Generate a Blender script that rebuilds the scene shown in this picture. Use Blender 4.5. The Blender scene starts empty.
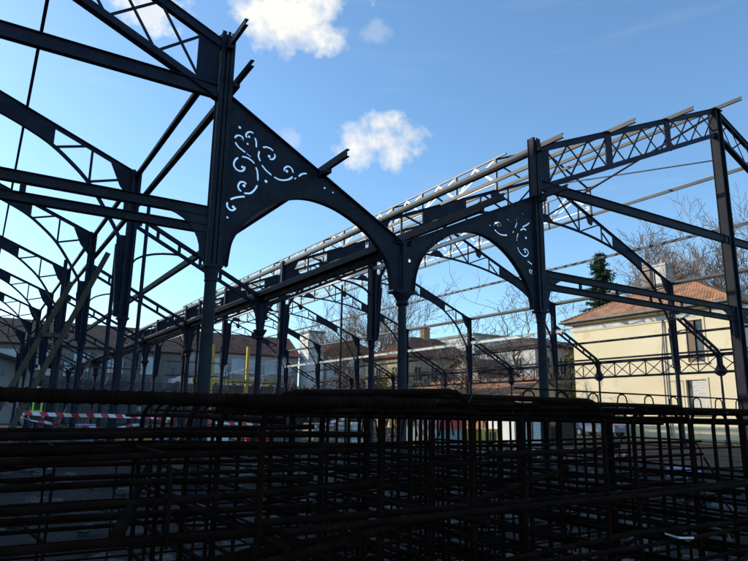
import bpy, bmesh, math, random
from mathutils import Vector, Matrix, noise
random.seed(7)
S = bpy.context.scene
COL = S.collection
R = math.radians
PI = math.pi

# ------------------------------------------------------------------ materials
def new_mat(name, col, rough=.6, metal=0, spec=.5):
    m = bpy.data.materials.new(name); m.use_nodes = True
    b = m.node_tree.nodes['Principled BSDF']
    b.inputs['Base Color'].default_value = (*col, 1); b.inputs['Roughness'].default_value = rough
    b.inputs['Metallic'].default_value = metal; b.inputs['Specular IOR Level'].default_value = spec
    return m
def noisy(name, c1, c2, scale=3, rough=.6, metal=0, detail=6, bump=0, bscale=None, lo=.35, hi=.65, spec=.5, c3=None, s3=9, t3=.62, coord='Object', stretch=None):
    m = new_mat(name, c1, rough, metal, spec); nt = m.node_tree; N = nt.nodes; Lk = nt.links; b = N['Principled BSDF']
    tc = N.new('ShaderNodeTexCoord'); src = tc.outputs[coord]
    if stretch:
        mp = N.new('ShaderNodeMapping'); mp.inputs['Scale'].default_value = stretch; Lk.new(src, mp.inputs[0]); src = mp.outputs[0]
    n = N.new('ShaderNodeTexNoise'); n.inputs['Scale'].default_value = scale; n.inputs['Detail'].default_value = detail
    Lk.new(src, n.inputs['Vector'])
    r = N.new('ShaderNodeValToRGB'); r.color_ramp.elements[0].position = lo; r.color_ramp.elements[1].position = hi
    r.color_ramp.elements[0].color = (*c1, 1); r.color_ramp.elements[1].color = (*c2, 1)
    Lk.new(n.outputs['Fac'], r.inputs[0]); out = r.outputs[0]
    if c3:
        n3 = N.new('ShaderNodeTexNoise'); n3.inputs['Scale'].default_value = s3; n3.inputs['Detail'].default_value = 8; Lk.new(src, n3.inputs['Vector'])
        r3 = N.new('ShaderNodeValToRGB'); r3.color_ramp.elements[0].position = t3; r3.color_ramp.elements[1].position = t3+.08; Lk.new(n3.outputs['Fac'], r3.inputs[0])
        mx = N.new('ShaderNodeMix'); mx.data_type = 'RGBA'; Lk.new(r3.outputs[0], mx.inputs['Factor']); Lk.new(out, mx.inputs[6]); mx.inputs[7].default_value = (*c3, 1); out = mx.outputs[2]
    Lk.new(out, b.inputs['Base Color'])
    if bump:
        nb = N.new('ShaderNodeTexNoise'); nb.inputs['Scale'].default_value = bscale or scale*6; nb.inputs['Detail'].default_value = 8; Lk.new(src, nb.inputs['Vector'])
        bp = N.new('ShaderNodeBump'); bp.inputs['Strength'].default_value = bump; bp.inputs['Distance'].default_value = .05; Lk.new(nb.outputs['Fac'], bp.inputs['Height']); Lk.new(bp.outputs[0], b.inputs['Normal'])
    return m
def tiles(name, c1, c2, sx=4, sz=3):
    # clay tiles: rows along the eave, rolls down the slope
    m = new_mat(name, c1, .85); nt = m.node_tree; N = nt.nodes; Lk = nt.links; b = N['Principled BSDF']
    uv = N.new('ShaderNodeUVMap'); br = N.new('ShaderNodeTexBrick'); Lk.new(uv.outputs[0], br.inputs['Vector'])
    br.inputs['Scale'].default_value = 1; br.inputs['Brick Width'].default_value = .26; br.inputs['Row Height'].default_value = .34
    br.inputs['Mortar Size'].default_value = .035; br.inputs['Mortar Smooth'].default_value = .6; br.offset = .5
    br.inputs['Color1'].default_value = (*c1, 1); br.inputs['Color2'].default_value = (*c2, 1); br.inputs['Mortar'].default_value = (c1[0]*.3, c1[1]*.3, c1[2]*.3, 1)
    n = N.new('ShaderNodeTexNoise'); n.inputs['Scale'].default_value = 1.1; n.inputs['Detail'].default_value = 7; Lk.new(uv.outputs[0], n.inputs['Vector'])
    mx = N.new('ShaderNodeMix'); mx.data_type = 'RGBA'; mx.blend_type = 'MULTIPLY'; mx.inputs['Factor'].default_value = .8
    rr = N.new('ShaderNodeValToRGB'); rr.color_ramp.elements[0].position = .35; rr.color_ramp.elements[0].color = (.45, .42, .4, 1); rr.color_ramp.elements[1].position = .6; rr.color_ramp.elements[1].color = (1.1, 1.05, 1, 1)
    Lk.new(n.outputs['Fac'], rr.inputs[0]); Lk.new(br.outputs['Color'], mx.inputs[6]); Lk.new(rr.outputs[0], mx.inputs[7]); Lk.new(mx.outputs[2], b.inputs['Base Color'])
    bp = N.new('ShaderNodeBump'); bp.inputs['Strength'].default_value = .8; bp.inputs['Distance'].default_value = .08; bp.invert = True
    Lk.new(br.outputs['Fac'], bp.inputs['Height']); Lk.new(bp.outputs[0], b.inputs['Normal'])
    return m
def stripes(name, c1, c2, width, axis=0, rough=.5, skew=.6):
    m = new_mat(name, c1, rough); nt = m.node_tree; N = nt.nodes; Lk = nt.links; b = N['Principled BSDF']
    uv = N.new('ShaderNodeUVMap'); sp = N.new('ShaderNodeSeparateXYZ'); Lk.new(uv.outputs[0], sp.inputs[0])
    a = N.new('ShaderNodeMath'); a.operation = 'MULTIPLY_ADD'; Lk.new(sp.outputs[1], a.inputs[0]); a.inputs[1].default_value = skew; Lk.new(sp.outputs[0], a.inputs[2])
    d = N.new('ShaderNodeMath'); d.operation = 'DIVIDE'; Lk.new(a.outputs[0], d.inputs[0]); d.inputs[1].default_value = width*2
    f = N.new('ShaderNodeMath'); f.operation = 'FRACT'; Lk.new(d.outputs[0], f.inputs[0])
    g = N.new('ShaderNodeMath'); g.operation = 'GREATER_THAN'; Lk.new(f.outputs[0], g.inputs[0]); g.inputs[1].default_value = .5
    mx = N.new('ShaderNodeMix'); mx.data_type = 'RGBA'; Lk.new(g.outputs[0], mx.inputs['Factor']); mx.inputs[6].default_value = (*c1, 1); mx.inputs[7].default_value = (*c2, 1)
    Lk.new(mx.outputs[2], b.inputs['Base Color']); return m

M = {}
M['iron'] = noisy('iron_paint', (.016, .0175, .025), (.026, .0285, .040), 2.2, .6, 0, spec=.12, bump=.08, bscale=30, c3=(.05, .027, .018), s3=5, t3=.61)
M['iron2'] = noisy('iron_paint_inner', (.016, .0175, .031), (.027, .0295, .048), 1.6, .6, 0, spec=.12, bump=.06, bscale=25, c3=(.04, .032, .04), s3=4, t3=.66)
M['purlin'] = noisy('purlin_primer', (.036, .042, .05), (.066, .073, .08), 1.5, .6, 0, bump=.05, bscale=20, c3=(.16, .12, .09), s3=3, t3=.62)
M['lantern'] = noisy('sunlit_ironwork', (.42, .42, .40), (.58, .57, .54), 2, .4, .1, c3=(.22, .2, .18), s3=4, t3=.66)  # sun glare on lantern braces and eaves rails is put into this pale tone
M['rail'] = noisy('dark_rail', (.035, .032, .04), (.06, .055, .06), 3, .5)
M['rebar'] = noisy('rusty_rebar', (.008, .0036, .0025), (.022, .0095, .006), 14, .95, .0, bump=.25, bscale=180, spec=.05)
M['wire'] = noisy('tie_wire', (.05, .04, .035), (.09, .07, .05), 20, .7, .3)
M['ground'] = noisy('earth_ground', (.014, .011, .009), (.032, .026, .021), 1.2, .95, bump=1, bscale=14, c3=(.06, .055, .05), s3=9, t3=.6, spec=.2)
M['rubble'] = noisy('rubble_stone', (.03, .027, .025), (.10, .09, .082), 2.5, .9, bump=.5, bscale=12)
M['plaster'] = noisy('yellow_plaster', (.76, .66, .44), (.82, .72, .50), .35, .9, detail=9, bump=.12, bscale=9, c3=(.72, .60, .39), s3=.8, t3=.60)
M['plaster_trim'] = noisy('cream_trim', (.72, .62, .42), (.80, .70, .50), 1, .85)
M['white_wall'] = noisy('pale_render', (.50, .50, .48), (.62, .61, .58), .5, .9, c3=(.4, .38, .35), s3=1.2, t3=.6)
M['blue_wall'] = noisy('bluish_render', (.30, .31, .31), (.40, .41, .40), .4, .9, c3=(.22, .22, .21), s3=1.3, t3=.6)
M['dull_wall'] = noisy('dull_render', (.15, .145, .14), (.22, .215, .20), .4, .9, c3=(.10, .095, .09), s3=1.3, t3=.58)
M['grey_wall'] = noisy('grey_render', (.22, .19, .15), (.33, .29, .24), .7, .9, c3=(.14, .13, .12), s3=1.5, t3=.58)
M['ochre_wall'] = noisy('ochre_render', (.45, .35, .20), (.58, .46, .28), .9, .9)
M['dark_wall'] = noisy('dark_render', (.07, .07, .075), (.12, .12, .125), .7, .9)
M['tile_orange'] = tiles('orange_tiles', (.42, .20, .10), (.62, .32, .16))
M['tile_dark'] = tiles('brown_tiles', (.16, .08, .055), (.24, .12, .08))
M['tile_red'] = tiles('red_tiles', (.30, .12, .07), (.40, .17, .10))
M['slate'] = noisy('grey_roofing', (.16, .165, .17), (.24, .245, .25), 1.5, .8)
M['brick'] = noisy('orange_brick', (.40, .20, .11), (.52, .28, .16), 3, .9)
M['glass'] = noisy('window_glass', (.03, .035, .04), (.06, .07, .08), .8, .08, spec=.8)
M['pane_blue'] = noisy('lit_window_glass', (.35, .48, .52), (.50, .62, .66), .8, .2, spec=.6)  # brightness of the lit panes is put into the pale blue colour
M['frame'] = noisy('white_joinery', (.55, .53, .48), (.68, .66, .60), 4, .6)
M['shutter'] = noisy('brown_shutter', (.16, .10, .07), (.22, .14, .09), 6, .7, stretch=(1, 1, 8))
M['white'] = noisy('white_paint', (.70, .70, .68), (.80, .80, .78), 2, .5)
M['metal_white'] = noisy('car_white', (.72, .73, .74), (.80, .80, .80), 1, .25, spec=.6)
M['car_blue'] = noisy('car_blue', (.14, .20, .30), (.18, .24, .34), 1, .25, spec=.6)
M['car_grey'] = noisy('car_grey', (.20, .21, .22), (.27, .28, .29), 1, .25, spec=.6)
M['car_dark'] = noisy('car_dark', (.03, .035, .045), (.05, .055, .065), 1, .3, spec=.5)
M['tyre'] = noisy('rubber', (.015, .015, .015), (.03, .03, .03), 9, .9)
M['yellow'] = noisy('yellow_paint', (.68, .42, .04), (.80, .52, .06), 3, .5, c3=(.3, .2, .08), s3=5, t3=.64)
M['red'] = noisy('red_paint', (.45, .03, .03), (.58, .05, .04), 3, .5)
M['orange'] = noisy('orange_paint', (.70, .20, .04), (.80, .28, .06), 3, .6)
M['teal'] = noisy('grey_teal', (.16, .22, .23), (.22, .28, .28), 3, .5)
M['timber'] = noisy('weathered_timber', (.055, .04, .027), (.10, .073, .048), 3, .85, bump=.3, bscale=10, stretch=(8, 8, 1))
M['plastic_blue'] = noisy('blue_plastic', (.14, .20, .36), (.20, .27, .45), 4, .4)
M['tape'] = stripes('barrier_tape', (.78, .76, .76), (.62, .03, .06), .2)
M['hut_stripe'] = stripes('red_white_panel', (.74, .70, .64), (.72, .14, .04), .28, skew=1)
M['grass'] = noisy('rough_grass', (.06, .085, .02), (.14, .15, .04), 3, .95, bump=.6, bscale=30)
M['bark'] = noisy('bark', (.07, .055, .045), (.13, .10, .08), 4, .9, bump=.4)
M['twig'] = noisy('orange_twig', (.20, .13, .085), (.30, .20, .13), 2, .9)
M['twig_dark'] = noisy('dark_twig', (.11, .085, .06), (.19, .15, .10), 2, .9)
M['needle'] = noisy('conifer_needles', (.02, .05, .028), (.05, .095, .045), 1.2, .9)
M['leaf'] = noisy('olive_leaf', (.06, .075, .02), (.13, .13, .035), .8, .8)
M['leaf_gold'] = noisy('golden_leaf', (.30, .22, .04), (.45, .34, .07), .8, .8)
M['skin'] = noisy('skin', (.45, .27, .20), (.52, .32, .24), 5, .6)
M['dark_cloth'] = noisy('dark_cloth', (.03, .035, .05), (.05, .055, .07), 6, .9)
M['lime'] = noisy('lime_vest', (.45, .75, .05), (.55, .85, .08), 6, .6)
M['helmet'] = noisy('white_helmet', (.6, .6, .58), (.7, .7, .68), 6, .4)
M['hair'] = noisy('brown_hair', (.04, .025, .015), (.07, .04, .02), 20, .8)
M['road'] = noisy('asphalt', (.04, .04, .042), (.065, .065, .067), 3, .9)

# ------------------------------------------------------------------ mesh helpers
class MB:
    def __init__(s): s.v = []; s.f = []; s.uv = {}
    def add(s, vs, fs, uvs=None):
        o = len(s.v); s.v += [tuple(v) for v in vs]
        for i, f in enumerate(fs):
            s.f.append(tuple(o+k for k in f))
            if uvs: s.uv[len(s.f)-1] = uvs[i]
    def box(s, a, b):
        x0, y0, z0 = [min(a[i], b[i]) for i in range(3)]; x1, y1, z1 = [max(a[i], b[i]) for i in range(3)]
        s.add([(x0,y0,z0),(x1,y0,z0),(x1,y1,z0),(x0,y1,z0),(x0,y0,z1),(x1,y0,z1),(x1,y1,z1),(x0,y1,z1)],
              [(3,2,1,0),(4,5,6,7),(0,1,5,4),(1,2,6,5),(2,3,7,6),(3,0,4,7)])
    def beam(s, p, q, w, h, up=(0,0,1)):
        # rectangular bar from p to q: w across, h along 'up'
        p = Vector(p); q = Vector(q); d = (q-p).normalized(); up = Vector(up)
        x = d.cross(up)
        if x.length < 1e-5: x = d.cross(Vector((1,0,0)))
        x.normalize(); u = x.cross(d); vs = []
        for c in (p, q):
            for a, b in ((-1,-1),(1,-1),(1,1),(-1,1)): vs.append(c + x*(a*w/2) + u*(b*h/2))
        s.add(vs, [(3,2,1,0),(4,5,6,7),(0,1,5,4),(1,2,6,5),(2,3,7,6),(3,0,4,7)])
    def tube(s, pts, rad, n=8, cap=True):
        pts = [Vector(p) for p in pts]; k = len(pts)
        if not isinstance(rad, (list, tuple)): rad = [rad]*k
        prev = None; rings = []
        for i, p in enumerate(pts):
            d = (pts[min(i+1, k-1)] - pts[max(i-1, 0)])
            d = d.normalized() if d.length > 1e-9 else Vector((0,0,1))
            if prev is None:
                a = d.cross(Vector((0,0,1)))
                if a.length < 1e-3: a = d.cross(Vector((0,1,0)))
                a.normalize()
            else:
                a = prev - d*prev.dot(d); a.normalize()
            prev = a; b = d.cross(a)
            rings.append([p + (a*math.cos(t*2*PI/n) + b*math.sin(t*2*PI/n))*rad[i] for t in range(n)])
        vs = [v for r in rings for v in r]; fs = []
        for i in range(k-1):
            for t in range(n): fs.append((i*n+t, i*n+(t+1) % n, (i+1)*n+(t+1) % n, (i+1)*n+t))
        if cap: fs.append(tuple(range(n-1, -1, -1))); fs.append(tuple((k-1)*n+t for t in range(n)))
        s.add(vs, fs)
    def lathe(s, prof, n=16, c=(0,0)):
        vs = []; fs = []
        for r, z in prof:
            for t in range(n): vs.append((c[0]+r*math.cos(t*2*PI/n), c[1]+r*math.sin(t*2*PI/n), z))
        for i in range(len(prof)-1):
            for t in range(n): fs.append((i*n+t, i*n+(t+1) % n, (i+1)*n+(t+1) % n, (i+1)*n+t))
        fs.append(tuple(range(n-1, -1, -1))); fs.append(tuple((len(prof)-1)*n+t for t in range(n)))
        s.add(vs, fs)
    def plateXZ(s, poly, y0, y1):
        # polygon given in (x, z), thickness from y0 to y1; may be concave (strip fan via ngon)
        n = len(poly); vs = [(x, y0, z) for x, z in poly] + [(x, y1, z) for x, z in poly]
        fs = [tuple(range(n)), tuple(range(2*n-1, n-1, -1))]
        for i in range(n): j = (i+1) % n; fs.append((j, i, n+i, n+j))
        s.add(vs, fs)
    def stripXZ(s, top, bot, y0, y1):
        # plate between two poly-lines with the same number of points
        n = len(top)
        for i in range(n-1):
            s.add([(top[i][0],y0,top[i][1]),(top[i+1][0],y0,top[i+1][1]),(bot[i+1][0],y0,bot[i+1][1]),(bot[i][0],y0,bot[i][1]),
                   (top[i][0],y1,top[i][1]),(top[i+1][0],y1,top[i+1][1]),(bot[i+1][0],y1,bot[i+1][1]),(bot[i][0],y1,bot[i][1])],
                  [(0,1,2,3),(7,6,5,4),(0,4,5,1),(3,2,6,7)] + ([(0,3,7,4)] if i == 0 else []) + ([(1,5,6,2)] if i == n-2 else []))
    def quad(s, a, b, c, d, uvscale=1):
        a, b, c, d = map(Vector, (a, b, c, d)); ex = (b-a); L1 = ex.length; ex.normalize(); n = ex.cross(d-a); ey = n.cross(ex).normalized()
        s.add([a,b,c,d], [(0,1,2,3)], [[((p-a).dot(ex)*uvscale, (p-a).dot(ey)*uvscale) for p in (a,b,c,d)]])
    def slab(s, pts, th):
        # roof plane: polygon with uv in metres, given thickness downwards
        P = [Vector(p) for p in pts]; a = P[0]; ex = (P[1]-a).normalized(); nrm = ex.cross(P[-1]-a).normalized(); ey = nrm.cross(ex)
        if nrm.z < 0: nrm = -nrm
        Q = [p - nrm*th for p in P]; n = len(P)
        uv = [((p-a).dot(ex)+50, (p-a).dot(ey)+50) for p in P]
        fs = [tuple(range(n)), tuple(range(2*n-1, n-1, -1))]; uvs = [uv, uv[::-1]]
        for i in range(n): j = (i+1) % n; fs.append((i, n+i, n+j, j)); uvs.append([uv[i]]*4)
        s.add(P+Q, fs, uvs)
    def build(s, name, mat, parent=None, smooth=False, bevel=0):
        me = bpy.data.meshes.new(name); me.from_pydata(s.v, [], s.f)
        if s.uv:
            ul = me.uv_layers.new(name='UVMap')
            for i, p in enumerate(me.polygons):
                if i in s.uv:
                    for k, li in enumerate(p.loop_indices): ul.data[li].uv = s.uv[i][k]
        else: me.update()
        bm = bmesh.new(); bm.from_mesh(me); bmesh.ops.recalc_face_normals(bm, faces=bm.faces); bm.to_mesh(me); bm.free()
        if smooth:
            for p in me.polygons: p.use_smooth = True
            try: me.set_sharp_from_angle(angle=R(40))
            except Exception: pass
        me.materials.append(mat)
        o = bpy.data.objects.new(name, me); COL.objects.link(o)
        if parent: o.parent = parent
        if bevel:
            b = o.modifiers.new('bevel', 'BEVEL'); b.width = bevel; b.segments = 2; b.limit_method = 'ANGLE'
        return o
def tag(o, label=None, cat=None, group=None, kind=None):
    if label: o['label'] = label
    if cat: o['category'] = cat
    if group: o['group'] = group
    if kind: o['kind'] = kind
    return o
def thing(name, label, cat, loc=(0,0,0), group=None, rz=0):
    o = bpy.data.objects.new(name, None); o.empty_display_size = .3; COL.objects.link(o); o.location = loc; o.rotation_euler = (0,0,rz)
    return tag(o, label, cat, group)
def dup(root, loc, label=None, group=None, rz=None):
    r = root.copy(); COL.objects.link(r); r.location = loc
    if rz is not None: r.rotation_euler = (0,0,rz)
    if label: r['label'] = label
    if group: r['group'] = group
    for ch in list(root.children):
        c = ch.copy(); COL.objects.link(c); c.parent = r
        for g in list(ch.children):
            d = g.copy(); COL.objects.link(d); d.parent = c
    return r
ORD = ['first','second','third','fourth','fifth','sixth','seventh','eighth','ninth','tenth','eleventh','twelfth']
def smooth_line(pts, sub=6):
    P = [Vector((*p, 0)) if len(p) == 2 else Vector(p) for p in pts]; P = [P[0]*2-P[1]] + P + [P[-1]*2-P[-2]]; out = []
    for i in range(1, len(P)-2):
        a, b, c, d = P[i-1:i+3]
        for k in range(sub):
            t = k/sub; out.append(.5*((2*b)+(c-a)*t+(2*a-5*b+4*c-d)*t*t+(3*b-a-3*c+d)*t**3))
    out.append(P[-2]); return out
# scroll cut-outs of the two spandrel plates, in metres (x, z) on the plate
SA= [[(4.293, 7.355), (4.273, 7.416), (4.31, 7.484), (4.377, 7.514), (4.439, 7.498)], [(4.477, 7.404), (4.511, 7.321), (4.522, 7.191)], [(4.031, 7.278), (4.066, 7.341), (4.132, 7.366), (4.198, 7.342), (4.209, 7.284), (4.171, 7.262)], [(4.048, 7.193), (4.108, 7.115), (4.203, 7.057), (4.285, 7.017)], [(4.314, 7.003), (4.411, 6.945)], [(4.212, 6.905), (4.312, 6.909), (4.415, 6.877), (4.503, 6.816)], [(4.132, 6.865), (4.066, 6.781), (4.049, 6.677), (4.113, 6.591), (4.213, 6.574), (4.281, 6.63), (4.285, 6.7)], [(4.536, 6.742), (4.579, 6.638), (4.602, 6.44)], [(4.596, 7.127), (4.582, 7.008), (4.63, 6.896)], [(4.669, 7.228), (4.763, 7.26), (4.86, 7.243), (4.913, 7.206)], [(4.95, 7.148), (4.962, 7.079), (4.914, 7.014), (4.839, 7.0)], [(4.667, 6.822), (4.771, 6.723), (4.909, 6.639)], [(4.964, 6.614), (5.093, 6.577), (5.241, 6.601), (5.346, 6.654), (5.408, 6.722)], [(5.417, 6.809), (5.378, 6.897), (5.29, 6.935), (5.206, 6.874), (5.197, 6.8)], [(5.445, 6.667), (5.496, 6.712)], [(5.546, 6.753), (5.644, 6.839), (5.754, 6.873)], [(4.248, 6.129), (4.186, 6.175), (4.173, 6.251), (4.215, 6.328), (4.293, 6.345), (4.347, 6.309)], [(4.594, 6.342), (4.54, 6.23), (4.446, 6.13), (4.308, 6.102)], [(4.332, 6.031), (4.247, 6.01), (4.121, 5.964), (4.021, 5.905)], [(3.964, 5.835), (3.961, 5.757), (4.023, 5.684), (4.1, 5.687), (4.154, 5.748)]] 
DA= [(4.125, 7.55, 0.036), (4.321, 7.222, 0.029), (4.785, 6.472, 0.04), (4.344, 7.393, 0.033), (4.193, 7.28, 0.029), (4.239, 6.673, 0.036), (4.828, 7.059, 0.04), (5.261, 6.815, 0.04), (5.777, 6.758, 0.018), (4.298, 6.267, 0.04), (4.096, 5.756, 0.036), (3.985, 5.507, 0.025), (6.213, 6.624, 0.03), (6.433, 6.562, 0.025), (7.83, 5.839, 0.025)] 
SB= [[(12.849, 7.115), (12.844, 7.038)], [(12.816, 6.982), (12.665, 6.878), (12.518, 6.802)], [(11.945, 6.93), (12.081, 6.868)], [(11.43, 6.641), (11.488, 6.73), (11.617, 6.778), (11.695, 6.731), (11.676, 6.654)], [(11.442, 6.552), (11.581, 6.466), (11.739, 6.438), (11.917, 6.468)], [(12.277, 7.023), (12.305, 6.89), (12.23, 6.72)], [(12.177, 6.63), (12.141, 6.562)], [(12.36, 7.013), (12.405, 7.084)], [(12.428, 6.692), (12.575, 6.761), (12.683, 6.73)], [(12.349, 6.597), (12.292, 6.451), (12.28, 6.356)], [(12.297, 6.192), (12.373, 6.062), (12.535, 5.963), (12.662, 5.994), (12.718, 6.102), (12.629, 6.176), (12.526, 6.135)], [(12.671, 5.841), (12.778, 5.794), (12.885, 5.748)], [(12.899, 5.687), (12.944, 5.57), (12.838, 5.494), (12.739, 5.542), (12.777, 5.621)], [(12.826, 6.697), (12.839, 6.617)]] 
DB= [(12.555, 7.22, 0.029), (11.581, 6.686, 0.053), (12.646, 6.51, 0.047), (12.6, 6.09, 0.041), (12.825, 5.572, 0.035), (11.288, 6.628, 0.029), (12.693, 7.087, 0.029), (8.603, 5.254, 0.05)]

# ------------------------------------------------------------------ layout of the iron hall (metres)
V0 = 12.0; L = 8.865; NK = 7
UA, UB, UC, UE, UF = 3.731, 8.391, 13.118, 33.737, 38.278
W = UE-UC; UD = UC+W/2; SHIFT = UA-UE          # the left nave is the right nave moved by SHIFT
YEND = V0+NK*L+.55
PT = W/6
def ztop(d): return 9.35+.414*min(d, W-d)
def zbot(d): return 8.0+.432*min(d, W-d)
ARCH = [(.2,5.0),(.24,6.0),(.36,6.95),(.8,7.75),(1.45,8.68),(2.1,9.3),(2.75,9.78),(3.5,10.15),(4.2,10.42),(5.2,10.68),(6.8,11.0),(8.7,11.2),(10.3095,11.25)]
_al = smooth_line(ARCH, 5)
ARCHL = [(v.x, v.y) for v in _al]
def zarch(d):
    d = min(d, W-d)
    for a, b in zip(ARCHL, ARCHL[1:]):
        if a[0] <= d <= b[0] and b[0] > a[0]: return a[1]+(b[1]-a[1])*(d-a[0])/(b[0]-a[0])
    return ARCHL[0][1] if d < .3 else ARCHL[-1][1]

# ---------------- columns
def tall_column(loc, label, group, gable=False, side=1, mat='iron'):
    c = thing('iron_column', label, 'column', loc, group)
    m = MB(); m.box((-.27,-.27,0),(.27,.27,.06)); m.lathe([(.2,.06),(.2,.35),(.16,.42)], 14); m.build('base', M[mat], c)
    m = MB(); m.lathe([(.135,.4),(.13,2.2),(.115,4.12)], 16); m.build('shaft', M[mat], c, True)
    m = MB(); m.lathe([(.115,4.10),(.135,4.13),(.125,4.18),(.15,4.36),(.17,4.40)], 16); m.box((-.18,-.16,4.40),(.18,.16,4.46)); m.build('capital', M[mat], c)
    m = MB(); top = 9.62 if gable else 9.42
    m.box((-.13,-.1,4.46),(-.112,.1,top)); m.box((.112,-.1,4.46),(.13,.1,top)); m.box((-.112,-.012,4.46),(.112,.012,top))
    for y in (-.115, .1): m.box((-.15,y,4.46),(-.06,y+.015,top)); m.box((.06,y,4.46),(.15,y+.015,top))
    if gable: m.box((-.03,-.135,4.46),(.03,-.116,top))
    m.build('upper_post', M[mat], c)
    if not gable:
        for s in ((side,) if side else (1,-1)):
            m = MB(); poly = [(s*.152,4.47),(s*.27,4.47),(s*.34,5.6),(s*.42,6.6),(s*.42,7.15),(s*.152,7.15)]
            m.plateXZ(poly, -.02, .02); m.beam((s*.28,0,4.5),(s*.35,0,5.6),.14,.02,(1,0,0)); m.beam((s*.35,0,5.6),(s*.43,0,6.6),.14,.02,(1,0,0))
            m.build('bracket_plate', M[mat], c)
    m = MB(); k = 0; z = 4.7
    while z < top-.1:
        for x in (-.105, .105): m.lathe([(.014,0),(.012,.001)], 6) if False else m.box((x-.012,-.127,z-.012),(x+.012,-.116,z+.012))
        z += .22
    if gable: m.build('rivets', M[mat], c)
    return c
def short_column(loc, label, group, gable=False, mat='iron', r=.11):
    c = thing('iron_column', label, 'column', loc, group)
    m = MB(); m.box((-.22,-.22,0),(.22,.22,.05)); m.lathe([(.17,.05),(.17,.3),(.13,.36)], 14); m.build('base', M[mat], c)
    m = MB(); m.lathe([(r+.01,.34),(r,2.2),(r-.012,4.12)], 16); m.build('shaft', M[mat], c, True)
    m = MB(); m.lathe([(r-.01,4.10),(r+.05,4.15),(r+.02,4.22),(r+.1,4.36),(r+.12,4.40)], 16); m.box((-(.28 if gable else .19),-.18,4.40),((.28 if gable else .19),.18,4.46)); m.build('capital', M[mat], c)
    m = MB()
    if gable: m.box((-.045,-.11,4.46),(.045,.08,5.7))
    else:
        m.box((-.08,-.07,4.46),(.08,.07,5.6)); m.plateXZ([(-.14,4.47),(.14,4.47),(.26,5.45),(-.26,5.45)], -.02, .02)
    m.build('head_post', M[mat], c)
    return c
rowname = {'A': 'on the left edge of the roof valley', 'B': 'in the middle of the roof valley', 'C': 'on the right edge of the roof valley',
           'E': 'on the far side of the right nave', 'F': 'on the outer line of the right aisle'}
g = 'columns of the iron hall'
for k in range(NK+1):
    y = V0+k*L; gab = k == 0; mt = 'iron' if k < 1 else 'iron2'
    where = 'in the front frame' if gab else f'in the {ORD[k]} frame from the front'
    if k == 0:
        tall_column((UA,y,0), 'nearest tall iron column, riveted post beside the big scroll-cut plate on the left', g, True)
        short_column((UB,y,0), 'front cast iron column with moulded capital where two arched plates meet', g, True)
        tall_column((UC,y,0), 'front tall iron column at the right end of the smaller scroll-cut arch', g, True)
        tall_column((UE,y,0), 'front iron column at the far right end of the lattice gable', g, True)
        tall_column((UA-W,y,0), 'front iron column at the outer left end of the left lattice gable', g, True)
    elif k == 1:
        cA = tall_column((UA,y,0), f'tall slender iron column {rowname["A"]}, {where}', g, side=-1, mat=mt)
        cB = short_column((UB,y,0), f'short iron column {rowname["B"]}, {where}', g, mat=mt)
        cC = tall_column((UC,y,0), f'tall slender iron column {rowname["C"]}, {where}', g, side=1, mat=mt)
        cE = tall_column((UE,y,0), f'tall slender iron column {rowname["E"]}, {where}', g, side=-1, mat=mt)
        dup(cC, (UA-W,y,0), f'tall slender iron column on the outer side of the left nave, {where}', g)
    else:
        dup(cA, (UA,y,0), f'tall slender iron column {rowname["A"]}, {where}', g)
        dup(cB, (UB,y,0), f'short iron column {rowname["B"]}, {where}', g)
        dup(cC, (UC,y,0), f'tall slender iron column {rowname["C"]}, {where}', g)
        dup(cE, (UE,y,0), f'tall slender iron column {rowname["E"]}, {where}', g)
        dup(cC, (UA-W,y,0), f'tall slender iron column on the outer side of the left nave, {where}', g)
    if k == 0: cF = short_column((UF,y,0), f'thin iron post {rowname["F"]}, {where}', g, mat='iron2', r=.075)
    else: dup(cF, (UF,y,0), f'thin iron post {rowname["F"]}, {where}', g)

# ridge posts of the two gable trusses
def ridge_post(loc, label):
    c = thing('ridge_post', label, 'column', loc, 'ridge posts of the gables')
    m = MB(); m.box((-.3,-.3,0),(.3,.3,.08)); m.build('base', M['iron'], c)
    m = MB(); m.box((-.17,-.15,.08),(-.15,.15,13.5)); m.box((.15,-.15,.08),(.17,.15,13.5)); m.box((-.15,-.02,.08),(.15,.02,13.5))
    for x in (-.19,.13):
        for y in (-.17,.15): m.box((x,y,.08),(x+.06,y+.018,13.5))
    z = .4
    while z < 13.3:
        for x in (-.16,.16): m.box((x-.016,-.182,z-.016),(x+.016,-.1705,z+.016))
        z += .26
    m.build('post', M['iron'], c)
    m = MB(); m.box((-.26,-.2,13.5),(.26,.2,13.54)); m.build('cap_plate', M['iron'], c)
    return c
ridge_post((UD,V0,0), 'tall shiny riveted post rising to the ridge of the right lattice gable')
ridge_post((UD+SHIFT,V0,0), 'tall riveted post rising to the ridge of the left lattice gable')

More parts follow.
